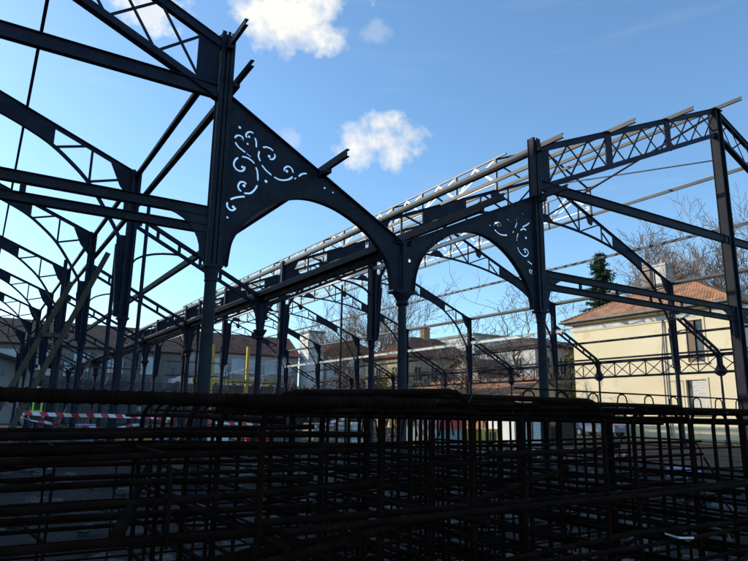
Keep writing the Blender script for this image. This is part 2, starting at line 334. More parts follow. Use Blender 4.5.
# ---------------- front gable trusses
def gable_truss(loc, label):
    t = thing('gable_truss', label, 'roof truss', loc, 'lattice gable trusses'); I = M['iron2']
    n = W/2
    m = MB()
    for s in (0, 1):
        f = (lambda d: d) if s == 0 else (lambda d: W-d)
        for yy in (-.06, .06):
            m.beam((f(.0),yy,ztop(0)-.09),(f(n),yy,ztop(n)-.09),.02,.16)
        m.beam((f(-.02),0,ztop(0)),(f(n),0,ztop(n)),.2,.022)
    m.build('top_chord', I, t)
    m = MB()
    for s in (0, 1):
        f = (lambda d: d) if s == 0 else (lambda d: W-d)
        for yy in (-.06, .06): m.beam((f(.1),yy,zbot(.1)+.07),(f(n),yy,zbot(n)+.07),.02,.15)
        m.beam((f(.1),0,zbot(.1)-.015),(f(n),0,zbot(n)-.015),.2,.022)
    m.build('bottom_chord', I, t)
    m = MB(); nc = 10; lo = .5
    for s in (0, 1):
        f = (lambda d: d) if s == 0 else (lambda d: W-d)
        for i in range(nc):
            a = lo+(n-lo)*i/nc; b = lo+(n-lo)*(i+1)/nc
            m.beam((f(a),-.035,zbot(a)+.08),(f(b),-.035,ztop(b)-.1),.014,.06); m.beam((f(a),.035,ztop(a)-.1),(f(b),.035,zbot(b)+.08),.014,.06)
    m.build('lattice', I, t)
    for i in range(7):
        d = i*PT; w = .16
        m = MB()
        if i in (0, 6):
            s = 1 if i == 0 else -1
            m.plateXZ([(d+s*.16,8.1),(d+s*.62,8.36),(d+s*.62,9.5),(d+s*.16,9.4)], -.02, .02)
        elif i == 3: continue
        else: m.plateXZ([(d-w,zbot(d)-.02),(d+w,zbot(d)+.02),(d+w,ztop(d)-.02),(d-w,ztop(d)-.02)], -.075, -.072+.04)
        m.build('gusset_plate', I, t)
    m = MB()
    for a, b in ((.16, n-.2), (n+.2, W-.16)):
        m.box((a,-.045,8.07),(b,-.03,8.33)); m.box((a,-.1,8.33),(b,.04,8.345)); m.box((a,-.1,8.055),(b,.04,8.07)); 
    m.build('tie_beam', I, t)
    return t
gable_truss((UC,V0,0), 'right lattice gable truss rising to the tall shiny ridge post')
gable_truss((UC+SHIFT,V0,0), 'left lattice gable truss running off the top left corner')

def twin_beam(loc, label):
    t = thing('twin_beam', label, 'beam', loc, 'twin beams across the front of the naves'); I = M['iron']; n = W/2
    for z0, z1 in ((5.45,5.65),(5.1,5.27)):
        m = MB()
        for a, b in ((.16, n-.2), (n+.2, W-.16)):
            m.box((a,-.02,z0+.012),(b,0,z1-.012)); m.box((a,-.08,z1-.012),(b,.08,z1)); m.box((a,-.08,z0),(b,.08,z0+.012))
        m.build('beam', I, t)
    for i in range(1, 12):
        x = i*W/12
        if abs(x-n) > .5: m = MB(); m.box((x-.05,-.03,5.27),(x+.05,.01,5.45)); m.build('spacer', I, t)
    for x0, s in ((.16,1),(W-.16,-1),(n-.2,-1),(n+.2,1)):
        m = MB(); arc = [(x0, 4.46), (x0+s*.13, 4.6)]
        for i in range(9):
            a = PI - i*PI/16; arc.append((x0+s*(.95+.82*math.cos(a)), 4.68+.77*math.sin(a)*1.0))
        arc += [(x0+s*1.5, 5.46), (x0, 5.46)]
        m.plateXZ(arc, -.055, -.022)
        m.build('curved_bracket', I, t)
    return t
twin_beam((UC,V0,0), 'pair of parallel dark beams with curved brackets below the right lattice gable')
twin_beam((UC+SHIFT,V0,0), 'pair of parallel dark beams with curved brackets below the left lattice gable')

# ---------------- scroll-cut spandrel plates of the roof valley
def cut_plate(name, outline, strokes, dots, parent, mat, th=.018, sw=.041):
    cu = bpy.data.curves.new('tmp', 'CURVE'); cu.dimensions = '2D'; cu.fill_mode = 'BOTH'; cu.extrude = th/2
    def poly(pts):
        s = cu.splines.new('POLY'); s.points.add(len(pts)-1)
        for i, p in enumerate(pts): s.points[i].co = (p[0], p[1], 0, 1)
        s.use_cyclic_u = True
    poly(outline)
    for st in strokes:
        P = smooth_line(st, 5) if len(st) > 2 else [Vector((*p, 0)) for p in st]
        l = []; r = []
        for i, p in enumerate(P):
            d = (P[min(i+1,len(P)-1)]-P[max(i-1,0)]).normalized(); q = Vector((-d.y, d.x, 0)); f = sw/2*(.55 if i in (0, len(P)-1) else 1)
            l.append(p+q*f); r.append(p-q*f)
        poly(l + r[::-1])
    for x, y, r in dots: poly([(x+r*math.cos(t*PI/6), y+r*math.sin(t*PI/6)) for t in range(12)])
    ob = bpy.data.objects.new('tmp', cu); COL.objects.link(ob)
    dg = bpy.context.evaluated_depsgraph_get(); me = bpy.data.meshes.new_from_object(ob.evaluated_get(dg), depsgraph=dg)
    bpy.data.objects.remove(ob); me.transform(Matrix.Rotation(PI/2, 4, 'X')); me.name = name
    me.materials.clear(); me.materials.append(mat)
    o = bpy.data.objects.new(name, me); COL.objects.link(o); o.parent = parent
    return o
ABb = smooth_line([(4.03,4.47),(4.05,4.72),(4.11,5.04),(4.33,5.42),(4.64,5.75),(4.95,5.98),(5.32,6.17),(5.68,6.26),(6.06,6.26),(6.52,6.17),(7.0,5.97),(7.34,5.76),(7.6,5.53),(7.86,5.22),(8.0,4.93),(8.07,4.47)], 4)
BCb = smooth_line([(8.70,4.47),(8.77,4.93),(8.95,5.36),(9.26,5.71),(9.78,6.07),(10.33,6.29),(10.85,6.33),(11.38,6.2),(11.84,5.95),(12.22,5.62),(12.55,5.2),(12.74,4.75),(12.78,4.47)], 4)
def spandrel(x0, x1, top, bot, strokes, dots, label):
    t = thing('arched_plate', label, 'arched plate', (x0,V0,0), 'arched plates of the front roof valley'); I = M['iron']
    sh = lambda p: (p[0]-x0, p[1])
    outl = [sh(p) for p in top] + [(top[-1][0]-x0, 4.47)] + [(v.x-x0, v.y) for v in reversed(bot)] + [(top[0][0]-x0, 4.47)]
    cut_plate('plate', outl, [[sh(p) for p in s] for s in strokes], [(d[0]-x0, d[1], d[2]*.9) for d in dots], t, I)
    m = MB()
    for a, b in zip(top[1:-1] if False else top, top[1:]): m.beam((a[0]-x0,0,a[1]+.012),(b[0]-x0,0,b[1]+.012),.17,.022)
    m.build('top_flange', I, t)
    m = MB()
    for a, b in zip(bot, bot[1:]): m.beam((a.x-x0,0,a.y-.008),(b.x-x0,0,b.y-.008),.15,.018)
    m.build('arch_flange', I, t); m = MB(); acc = 0
    for a, b in zip(bot, bot[1:]):
        acc += (b-a).length
        if acc > .2:
            acc = 0; d = (b-a).normalized(); nn = Vector((-d.y, d.x, 0)); p = a+nn*.07; m.lathe([(.0,0),(.0,0)], 3) if False else m.box((p.x-x0-.013,-.024,p.y-.013),(p.x-x0+.013,-.0085,p.y+.013))
    for a, b in zip(top, top[1:]):
        n = int((Vector(b)-Vector(a)).length/.24)
        for i in range(1, n):
            p = Vector(a).lerp(Vector(b), i/n); m.box((p.x-x0-.013,-.024,p.y-.10),(p.x-x0+.013,-.0085,p.y-.074))
    for z in [4.6+.2*i for i in range(20)]:
        for x in ((top[0][0]+.05-x0), (top[-1][0]-.05-x0)):
            zz = top[0][1] if x < 2 else top[-1][1]
            if z < zz-.15: m.box((x-.015,-.026,z-.015),(x+.015,-.0085,z+.015))
    m.build('rivet_pattern', I, t)
    return t
spandrel(UA, UB, [(3.87,8.17),(8.33,5.68)], ABb, SA, DA, 'large scroll-cut arched plate falling from the nearest column to the cast column')
spandrel(UB, UC, [(8.45,5.68),(12.98,7.8)], BCb, SB, DB, 'smaller scroll-cut arched plate rising from the cast column to the right')

# ---------------- inner arched trusses
def arched_truss(loc, label, proto=[None]):
    if proto[0]: return dup(proto[0], loc, label)
    t = thing('arched_truss', label, 'roof truss', loc, 'arched trusses of the two naves'); I = M['iron2']; n = W/2; proto[0] = t
    m = MB()
    for s in (0,1):
        f = (lambda d: d) if s == 0 else (lambda d: W-d)
        m.beam((f(.0),0,ztop(0)-.012),(f(n),0,ztop(n)-.012),.17,.022); m.beam((f(.12),0,ztop(.12)-.09),(f(n),0,ztop(n)-.09),.02,.13)
    m.build('top_chord', I, t)
    m = MB(); pts = ARCHL + [(W-x, z) for x, z in reversed(ARCHL[:-1])]
    for a, b in zip(pts, pts[1:]):
        m.beam((a[0],0,a[1]),(b[0],0,b[1]),.16,.022,(0,1,0) if False else (0,0,1)) if abs(b[0]-a[0]) > abs(b[1]-a[1]) else m.beam((a[0],0,a[1]),(b[0],0,b[1]),.16,.022,(1,0,0))
        d = Vector((b[0]-a[0], 0, b[1]-a[1])).normalized(); nn = Vector((-d.z, 0, d.x)) * (1)
        if nn.z < 0: nn = -nn
        off = nn*.05 if a[0] < n else nn*.05
        m.beam(Vector((a[0],0,a[1]))+off, Vector((b[0],0,b[1]))+off, .018, .09, nn)
    m.build('arch_chord', I, t)
    for s in (0,1):
        f = (lambda d: d) if s == 0 else (lambda d: W-d)
        xs = [2.55+.25*i for i in range(11)]
        m = MB(); m.stripXZ([(f(x), ztop(x)-.02) for x in xs], [(f(x), zarch(x)+.02) for x in xs], -.014, .014); m.build('web_plate', I, t)
        def st(a, b):
            mm = MB(); mm.beam((f(a[0]),0,a[1]),(f(b[0]),0,b[1]),.05,.075,(0,0,1) if abs(b[0]-a[0]) > .1 else (1,0,0)); mm.build('strut', I, t)
        st((1.42,zarch(1.42)),(1.42,ztop(1.42)-.1)); st((2.5,zarch(2.5)+.05),(1.6,ztop(1.6)-.1)); st((1.42,zarch(1.42)+.1),(.15,ztop(0)-.25))
        st((5.95,zarch(5.95)),(5.95,ztop(5.95)-.1)); st((5.15,zarch(5.15)+.05),(5.9,zarch(5.9)+.55)); st((7.75,zarch(7.75)),(7.75,ztop(7.75)-.1)); st((7.6,zarch(7.6)+.1),(6.2,ztop(6.2)-.15))
        st((7.8,zarch(7.8)+.1),(9.9,ztop(9.9)-.1)); st((9.2,zarch(9.2)),(6.95,ztop(6.95)-.1))
        mm = MB(); mm.plateXZ([(f(.12),9.3),(f(.12),8.35),(f(.5),8.8),(f(.9),ztop(.9)-.05)], -.012, .012); mm.build('gusset_plate', I, t)
        mm = MB(); mm.plateXZ([(f(6.55),ztop(6.55)-.05),(f(7.2),ztop(7.2)-.05),(f(7.0),ztop(7)-.5),(f(6.75),ztop(6.75)-.5)], -.03, .03); mm.build('gusset_plate', I, t)
    m = MB(); m.beam((n,0,11.2),(n,0,ztop(n)-.1),.07,.07,(1,0,0)); m.build('king_post', I, t)
    m = MB(); m.plateXZ([(n-.7,11.22),(n+.7,11.22),(n+.18,11.62),(n-.18,11.62)], -.03, .03); m.build('gusset_plate', I, t)
    return t
for k in range(1, NK+1):
    arched_truss((UC,V0+k*L,0), f'arched lattice truss over the right nave, {ORD[k]} frame from the front')
    arched_truss((UC+SHIFT,V0+k*L,0), f'arched lattice truss over the left nave, {ORD[k]} frame from the front')

# ---------------- aisle rafters behind the front frame
def aisle_rafter(x0, z0, x1, z1, y, label, I):
    t = thing('aisle_rafter', label, 'rafter', (x0,y,0), 'aisle rafters'); dx = x1-x0; sg = 1 if dx > 0 else -1
    a = .12*sg; b = dx-.1*sg; Z = lambda x: z0+(z1-z0)*x/dx
    m = MB(); m.beam((a,0,Z(a)),(b,0,Z(b)),.14,.12); m.build('top_bar', I, t)
    m = MB(); m.beam((a,0,Z(a)-.36),(b,0,Z(b)-.36),.12,.10); m.build('lower_bar', I, t)
    for i in range(7):
        x = a+(b-a)*i/6; m = MB(); m.beam((x,0,Z(x)-.34),(x,0,Z(x)),.05,.10 if 0 < i < 6 else .4,(1,0,0)); m.build('spacer', I, t)
    for xc, s, zc in ((.12*sg, 1, 6.2), (dx-.1*sg, -1, 4.5)):
        m = MB(); pts = []
        for i in range(9):
            u = i/8*PI/2; r = 1.5 if s > 0 else 1.2
            xx = xc+s*sg*r*(1-math.cos(u)); zt = Z(xc+s*sg*r)-.38; pts.append((xx,0,zc+(zt-zc)*math.sin(u)))
        for p, q in zip(pts, pts[1:]): m.beam(p, q, .08, .06, (1,0,0) if abs(q[2]-p[2]) > abs(q[0]-p[0]) else (0,0,1))
        m.build('curved_brace', I, t)
    return t
for k in range(1, NK+1):
    y = V0+k*L; w = f'{ORD[k]} frame from the front'
    if k == 1:
        ra = aisle_rafter(UA,7.95,UB,5.62,y,f'double barred rafter on the left slope of the roof valley, {w}',M['iron'])
        rb = aisle_rafter(UC,7.85,UB,5.62,y,f'double barred rafter on the right slope of the roof valley, {w}',M['iron'])
        re = aisle_rafter(UE,7.85,UF,5.62,y,f'double barred rafter over the right outer aisle, {w}',M['iron'])
    else:
        dup(ra,(UA,y,0),f'double barred rafter on the left slope of the roof valley, {w}')
        dup(rb,(UC,y,0),f'double barred rafter on the right slope of the roof valley, {w}')
        dup(re,(UE,y,0),f'double barred rafter over the right outer aisle, {w}')

# ---------------- purlins
def purlin(x, z, label, h=.14, fl=.07, y0=10.93, y1=YEND, mat='purlin', under=True, s=1):
    t = thing('purlin', label, 'purlin', (x,y0,z), 'long purlins of the roof'); n = y1-y0
    m = MB(); m.box((-.008,0,-h),(.008,n,0)); m.box((.008*s,0,-.012),(fl*s,n,0)); m.box((.008*s,0,-h),(fl*s,n,-h+.012)); m.build('channel', M[mat], t)
    if under:
        m = MB(); m.box((-.07,.8,-h-.10),(.07,n,-h-.002)); m.build('bearer', M['iron' if mat != 'lantern' else mat], t)
    return t
sl = ['on the left eave','one step above the left eave','two steps above the left eave','along the ridge','two steps above the far eave','one step above the far eave','on the far eave']
for i in range(7):
    d = i*PT
    purlin(UC+d, ztop(d)+.06, f'long grey purlin {sl[i]} of the right nave roof', under=i in (0,6))
    purlin(UC+SHIFT+d, ztop(d)+.06, f'long grey purlin {sl[6-i] if i > 3 else sl[i]} of the left nave roof'.replace('on the left eave','on the outer eave').replace('far eave','outer eave') if i != 6 else 'long grey purlin on the eave above the nearest column', under=i in (0,6))
purlin(UA+.22, 8.62, 'grey purlin poking out just below the top of the nearest column', y0=11.05, mat='iron')
purlin(UC, 7.86, 'grey purlin poking out beside the column of the smaller arch', y0=10.85, mat='iron')
purlin(6.1, 7.12, 'grey purlin poking out over the middle of the large scroll-cut plate', y0=10.8, h=.17, mat='iron')
purlin(10.75, 7.12, 'grey purlin poking out over the smaller arched plate', y0=10.9, h=.17, mat='iron')
purlin(UE+2.3, 6.72, 'dark purlin along the middle of the right outer aisle', y0=12, mat='iron2', under=False)
def wall_rail(x, z, h, w, label, mat, y0=V0, y1=YEND):
    o = MB(); o.box((-w/2,0,-h),(w/2,.0+y1-y0,0)); r = o.build('eaves_rail', M[mat]); r.location = (x,y0,z); return tag(r, label, 'rail', 'rails along the eaves')
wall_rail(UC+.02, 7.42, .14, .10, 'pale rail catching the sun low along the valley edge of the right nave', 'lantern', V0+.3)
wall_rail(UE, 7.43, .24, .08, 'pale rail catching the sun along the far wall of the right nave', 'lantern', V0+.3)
# valley gutter
gt = thing('valley_gutter', 'long dark iron gutter trough along the bottom of the roof valley', 'gutter', (UB,V0-.1,5.62)); n = YEND-V0
m = MB(); m.box((-.2,0,0),(.2,n,.015)); m.box((-.215,0,0),(-.2,n,.16)); m.box((.2,0,0),(.215,n,.16)); m.build('trough', M['iron'], gt)
m = MB(); m.box((-.06,.15,-.18),(.06,n,-.003)); m.build('carrier_beam', M['iron'], gt)

# ---------------- lattice girders on the outer aisle line
def lattice_girder(y, label, proto=[None]):
    if proto[0]: return dup(proto[0], (UF,y,0), label)
    t = thing('lattice_girder', label, 'lattice girder', (UF,y,0), 'lattice girders along the right outer aisle'); proto[0] = t; I = M['iron2']
    m = MB(); m.box((-.09,.1,5.5),(.09,L-.1,5.53)); m.box((-.01,.1,5.32),(.01,L-.1,5.5)); m.box((-.06,.1,5.62),(.06,L-.1,5.74)); m.build('top_chord', I, t)
    m = MB(); m.box((-.09,.1,4.3),(.09,L-.1,4.33)); m.box((-.01,.1,4.33),(.01,L-.1,4.45)); m.build('bottom_chord', I, t)
    n = 7; st = (L-.3)/n
    for i in range(n+1):
        y0 = .15+i*st; mm = MB(); mm.beam((0,y0,4.4),(0,y0,5.4),.06,.05,(0,1,0)); mm.build('upright', I, t)
    for i in range(n):
        y0 = .15+i*st; mm = MB(); mm.beam((-.02,y0,4.42),(-.02,y0+st,5.36),.016,.055); mm.beam((.02,y0,5.36),(.02,y0+st,4.42),.016,.055); mm.build('cross_brace', I, t)
    for y0 in (.12, L-.12):
        s = 1 if y0 < 1 else -1
        mm = MB(); mm.add([(0,y0,4.1),(0,y0+s*.35,4.35),(0,y0,4.9),(.03,y0,4.1),(.03,y0+s*.35,4.35),(.03,y0,4.9)],[(0,1,2),(5,4,3),(0,3,4,1),(1,4,5,2),(2,5,3,0)]); mm.build('corner_gusset', I, t)
    return t
for k in range(NK): lattice_girder(V0+k*L, f'lattice girder of crossed braces on the right outer aisle, {ORD[k]} bay from the front')

# ---------------- lantern on the right ridge
lt = thing('roof_lantern', 'pale lattice lantern with posts and crossed braces along the right nave ridge', 'roof lantern', (UD,V0+L,12.2)); LG = NK*L-L+.4; hw = PT
for s in (-1,1):
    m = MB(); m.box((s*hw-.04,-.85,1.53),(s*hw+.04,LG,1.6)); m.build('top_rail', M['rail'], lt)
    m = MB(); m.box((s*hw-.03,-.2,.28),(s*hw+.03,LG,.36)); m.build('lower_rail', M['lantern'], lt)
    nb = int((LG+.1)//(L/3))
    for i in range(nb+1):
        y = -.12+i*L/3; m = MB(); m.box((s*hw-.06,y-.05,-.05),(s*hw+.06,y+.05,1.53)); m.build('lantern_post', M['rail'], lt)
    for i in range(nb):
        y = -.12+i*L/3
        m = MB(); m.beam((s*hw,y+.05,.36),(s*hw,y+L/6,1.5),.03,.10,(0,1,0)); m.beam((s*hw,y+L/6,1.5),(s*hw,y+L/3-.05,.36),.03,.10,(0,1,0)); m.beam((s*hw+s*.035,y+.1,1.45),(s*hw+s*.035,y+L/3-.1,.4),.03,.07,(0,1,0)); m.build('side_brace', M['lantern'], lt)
for i in range(NK):
    y = i*L
    for s in (-1,1):
        m = MB(); m.beam((s*hw,y,1.53),(0,y,2.95),.07,.09); m.beam((s*hw,y,1.45),(s*(hw-1.75),y,1.15 if False else 1.0),.05,.06); m.build('lantern_rafter', M['iron2'], lt)
m = MB(); m.box((-.05,-.2,2.93),(.05,LG,3.03)); m.build('ridge_beam', M['rail'], lt)

# wind braces from the ridge post, loose scaffold poles
def bar(name, p, q, r, label, cat, mat, group=None, n=8):
    m = MB(); d = Vector(q)-Vector(p); m.tube([(0,0,0), d], r, n); o = m.build(name, M[mat], smooth=True); o.location = p; return tag(o, label, cat, group)
bar('wind_brace', (UD,V0+.2,13.35), (UD,V0+L-.1,11.5), .045, 'slanting bar from the right ridge post down to the next arched truss', 'brace', 'iron2')
bar('tie_rod', (UD,V0+.2,11.5), (UD,V0+L-.1,13.1), .03, 'thin pale rod running back from the side of the right ridge post', 'rod', 'purlin')
bar('scaffold_pole', (4.14,20.5,0), (4.14,20.5,8.2), .06, 'upright scaffold pole with clamps on top, just left of the nearest column', 'pole', 'iron2', 'scaffold poles')
bar('scaffold_pole', (3.84,24,0), (3.84,24,7.6), .07, 'upright scaffold pole left of the tall column of the second frame', 'pole', 'iron2', 'scaffold poles')
bar('scaffold_pole', (19.1,34,0), (19.1,34,9.6), .07, 'upright scaffold pole standing under the right nave, left of the cast column', 'pole', 'iron', 'scaffold poles')
bar('scaffold_pole', (8.9,30,0), (8.9,30,6.9), .07, 'upright scaffold pole standing under the roof valley', 'pole', 'iron', 'scaffold poles')
bar('scaffold_pole', (2.4,26,0), (2.4,26,7.2), .07, 'upright scaffold pole beside the leaning timber planks', 'pole', 'iron2', 'scaffold poles')

# leaning timber shore of two planks
ts = thing('timber_shore', 'two long weathered planks leaning together against a column on the left', 'timber planks', (.42,16,0))
for i, (bx, tx, dy, tp) in enumerate(((-.05,1.96,0,5.35),(-.5,1.25,.14,4.55))):
    m = MB(); m.beam((bx,dy,0.02),(tx,dy,tp),.12,.09,(0,1,0)); m.build('plank', M['timber'], ts)
m = MB(); m.box((.75,-.06,3.2),(1.3,.2,3.3)); m.build('cleat', M['timber'], ts)

# ------------------------------------------------------------------ ground
xs = [-600,-300,-120,-60]+[-40+1.0*i for i in range(100)]+[75,110,200,400,700]; ys = [-400,-150,-60,-25,-10]+[-4+1.0*i for i in range(82)]+[79.05,100,160,300,700]
def gh(x, y):
    h = noise.noise(Vector((x*.23,y*.23,1)))*.16+noise.noise(Vector((x*.8,y*.8,5)))*.05
    f = 1 if (-18 < x < 36 and 2 < y < 70) else 0
    return h*f
m = MB(); nx = len(xs); vs = [(x,y,gh(x,y)) for y in ys for x in xs]
m.add(vs, [(j*nx+i, j*nx+i+1, (j+1)*nx+i+1, (j+1)*nx+i) for j in range(len(ys)-1) for i in range(nx-1)])
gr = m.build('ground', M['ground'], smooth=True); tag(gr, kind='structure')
def stone(m, x, y, z, r, rnd):
    n = 6; off = len(m.v); pr = [(.0,-.7),(.8,-.45),(1,.1),(.6,.6),(0,.75)]; vs = []; fs = []
    for q, (rr, zz) in enumerate(pr[1:4]):
        for t in range(n):
            k = r*rnd.uniform(.7,1.2); a = t*2*PI/n+.3*q; vs.append((x+k*rr*math.cos(a), y+k*rr*math.sin(a), z+r*zz*rnd.uniform(.6,1.1)))
    for q in range(2):
        for t in range(n): fs.append((q*n+t, q*n+(t+1)%n, (q+1)*n+(t+1)%n, (q+1)*n+t))
    fs.append(tuple(2*n+t for t in range(n))); fs.append(tuple(reversed(range(n)))); m.add(vs, fs)
rnd = random.Random(3); m = MB()
for i in range(2600):
    y = 4+rnd.random()**1.3*45; x = rnd.uniform(-4, 8+y*.9); r = rnd.choice((.04,.06,.08,.11,.16,.22))*rnd.uniform(.7,1.2)
    stone(m, x, y, gh(x,y)+r*.25, r, rnd)
rb_ = m.build('rubble', M['rubble']); tag(rb_, kind='stuff')
tag(rb_, 'broken stones and rubble strewn over the dark site', 'rubble')
for i, (x, y, rx, h, lb) in enumerate(((1.8,22.5,3.2,.55,'low heap of earth under the striped tape on the left'),(13,30,4,.7,'dark heap of earth behind the cast column'),(7.5,15,2.4,.4,'low heap of broken stone near the nearest column'))):
    m = MB(); n = 22; vs = []; rn = random.Random(i)
    for a in range(n):
        for b in range(n):
            u = (a/(n-1)*2-1); v = (b/(n-1)*2-1); q = max(0, 1-(u*u+v*v)); zz = h*q**.8*(1+.5*noise.noise(Vector((u*3,v*3,i))))-.2*(q <= 0)+.08*noise.noise(Vector((u*9,v*9,i)))*(q > 0)
            vs.append((u*rx,v*rx*.8,zz))
    m.add(vs, [(a*n+b,(a+1)*n+b,(a+1)*n+b+1,a*n+b+1) for a in range(n-1) for b in range(n-1)])
    for s_ in range(60): u = rn.uniform(-.7,.7); v = rn.uniform(-.7,.7); stone(m, u*rx, v*rx*.8, h*max(0,1-u*u-v*v)**.8+.03, rn.uniform(.05,.2), rn)
    o = m.build('earth_heap', M['rubble']); o.location = (x,y,0); tag(o, lb, 'heap', 'heaps of earth and rubble')
# grass strip and lane between hall and yellow house
m = MB(); m.box((39.2,14,-.05),(45.9,38.5,.05)); o = m.build('grass_strip', M['grass']); tag(o, kind='structure')
m = MB(); m.box((40.0,20,.05),(43.9,38.5,.056)); o = m.build('lane', M['road']); tag(o, kind='structure')
# raised street at the far end
m = MB(); m.box((-60,79.6,-.5),(140,240,4.6)); o = m.build('raised_street', M['road']); tag(o, kind='structure')
m = MB(); m.box((-60,79.2,-.3),(58,79.6,4.9)); o = m.build('retaining_wall', M['dark_wall']); tag(o, 'long dark retaining wall across the far end of the hall', 'wall')

# ------------------------------------------------------------------ buildings
def windows(h, face, rects, pane='glass', frame='frame', d=.06, sill=True):
    # face: ('y', y) looks toward -y, ('x', x) looks toward -x ; rects (a0, a1, z0, z1)
    ax, c = face
    for a0, a1, z0, z1 in rects:
        P = (lambda a, e, z: (a, c-e, z)) if ax == 'y' else (lambda a, e, z: (c-e, a, z))
        m = MB(); b = .09
        m.box(P(a0,.0,z0),P(a0+b,d,z1)); m.box(P(a1-b,.0,z0),P(a1,d,z1)); m.box(P(a0+b,.0,z1-b),P(a1-b,d,z1)); m.box(P(a0+b,.0,z0),P(a1-b,d,z0+b)); mid = (a0+a1)/2; m.box(P(mid-.03,.0,z0+b),P(mid+.03,d-.01,z1-b))
        if sill: m.box(P(a0-.1,.0,z0-.1),P(a1+.1,d+.1,z0-.003))
        w = m.build('window', M[frame], h)
        m = MB(); m.box(P(a0+b,.004,z0+b),P(mid-.03,d-.035,z1-b)); m.box(P(mid+.03,.004,z0+b),P(a1-b,d-.035,z1-b)); m.build('pane', M[pane], w)
def house(name, label, x0, x1, y0, y1, zb, ze, zr, wall, roof, kind='gx', over=.4, cat='house'):
    h = thing(name, label, cat); m = MB(); m.box((x0,y0,zb),(x1,y1,ze))
    ym = (y0+y1)/2; xm = (x0+x1)/2; o = over; th = .18
    if kind == 'gx':
        m.add([(x0,y0,ze),(x0,y1,ze),(x0,ym,zr-.2),(x0+.3,y0,ze),(x0+.3,y1,ze),(x0+.3,ym,zr-.2)],[(0,1,2),(5,4,3),(0,2,5,3),(1,4,5,2)])
        m.add([(x1-.3,y0,ze),(x1-.3,y1,ze),(x1-.3,ym,zr-.2),(x1,y0,ze),(x1,y1,ze),(x1,ym,zr-.2)],[(0,1,2),(5,4,3),(0,2,5,3),(1,4,5,2)])
    if kind == 'gy':
        m.add([(x0,y0,ze),(x1,y0,ze),(xm,y0,zr-.2),(x0,y0+.3,ze),(x1,y0+.3,ze),(xm,y0+.3,zr-.2)],[(0,1,2),(5,4,3),(0,2,5,3),(1,4,5,2)])
    m.build('wall', M[wall], h)
    sl_ = (zr-ze)/((y1-y0)/2) if kind != 'gy' else (zr-ze)/((x1-x0)/2)
    m = MB()
    if kind == 'gx':
        m.slab([(x0-o,y0-o,ze-sl_*o+.1),(x1+o,y0-o,ze-sl_*o+.1),(x1+o,ym,zr+.1),(x0-o,ym,zr+.1)], th); m.slab([(x1+o,y1+o,ze-sl_*o+.1),(x0-o,y1+o,ze-sl_*o+.1),(x0-o,ym,zr+.1),(x1+o,ym,zr+.1)], th)
    elif kind == 'gy':
        m.slab([(x0-o,y1+o,ze-sl_*o+.1),(x0-o,y0-o,ze-sl_*o+.1),(xm,y0-o,zr+.1),(xm,y1+o,zr+.1)], th); m.slab([(x1+o,y0-o,ze-sl_*o+.1),(x1+o,y1+o,ze-sl_*o+.1),(xm,y1+o,zr+.1),(xm,y0-o,zr+.1)], th)
    elif kind == 'hip':
        e = ze+.02; rx = (y1-y0)/2*.9 if (x1-x0) > (y1-y0) else 0
        if (x1-x0) > (y1-y0): A_ = (x0+rx,ym,zr); B_ = (x1-rx,ym,zr)
        else: rr = (x1-x0)/2*.9; A_ = (xm,y0+rr,zr); B_ = (xm,y1-rr,zr)
        c = [(x0-o,y0-o,e),(x1+o,y0-o,e),(x1+o,y1+o,e),(x0-o,y1+o,e)]
        if (x1-x0) > (y1-y0):
            m.slab([c[0],c[1],B_,A_],th); m.slab([c[2],c[3],A_,B_],th); m.slab([c[1],c[2],B_],th); m.slab([c[3],c[0],A_],th)
        else:
            m.slab([c[3],c[0],A_,B_],th); m.slab([c[1],c[2],B_,A_],th); m.slab([c[0],c[1],A_],th); m.slab([c[2],c[3],B_],th)
    else:
        m.box((x0-.2,y0-.2,ze),(x1+.2,y1+.2,ze+.35))
    r = m.build('roof', M[roof], h)
    return h, r
def chimney(h, r, x0, x1, y0, y1, z0, z1, mat='grey_wall', pots=1):
    m = MB(); m.box((x0,y0,z0),(x1,y1,z1)); m.box((x0-.06,y0-.06,z1-.15),(x1+.06,y1+.06,z1+.02)); m.build('chimney', M[mat], r)
    m = MB()
    for i in range(pots): m.lathe([(.14,z1+.02),(.11,z1+.5),(.13,z1+.55)], 10, ((x0+x1)/2, y0+(y1-y0)*(i+.5)/pots))
    m.build('chimney_pot', M['brick' if pots < 2 else 'white'], r)
# long building at the end
h, r = house('long_building', 'long building with a brown tiled roof closing off the left end of the hall', -28,23.4,85,97,4.0,9.3,12.7,'dull_wall','tile_dark')
windows(h, ('y',85), [(-18+4.0*i,-16.2+4.0*i,6.2,8.4) for i in range(10)], 'pane_blue')
windows(h, ('y',85), [(7.0,8.3,5.4,7.4),(8.9,10.2,5.4,7.4)], 'pane_blue', 'dark_wall')
h, r = house('red_roofed_building', 'building with a dark red roof and bluish windows behind the yellow gantry', 24.4,41.0,86,95,4.0,9.9,12.9,'blue_wall','tile_red')
windows(h, ('y',86), [(25.6+2.5*i,27.4+2.5*i,7.0,8.9) for i in range(6)], 'pane_blue')
h = thing('white_tower', 'narrow white flat-topped tower between two red roofs', 'tower'); m = MB(); m.box((41.7,84,4.0),(44.3,87,13.4)); m.build('wall', M['white'], h); m = MB(); m.box((41.5,83.8,13.4),(44.5,87.2,13.7)); m.build('cap', M['slate'], h)
h, r = house('low_white_house', 'white house with a reddish hipped roof right of the white tower', 44.9,56,84,92,3.5,10.2,13.0,'white_wall','tile_red','hip')
windows(h, ('y',84), [(46+2.6*i,47.2+2.6*i,7.0,8.8) for i in range(4)], 'glass')
h, r = house('hipped_house', 'house with a brown hipped roof seen over the lattice girders', 41.4,53,58.5,67,0,8.1,11.0,'ochre_wall','tile_red','hip')
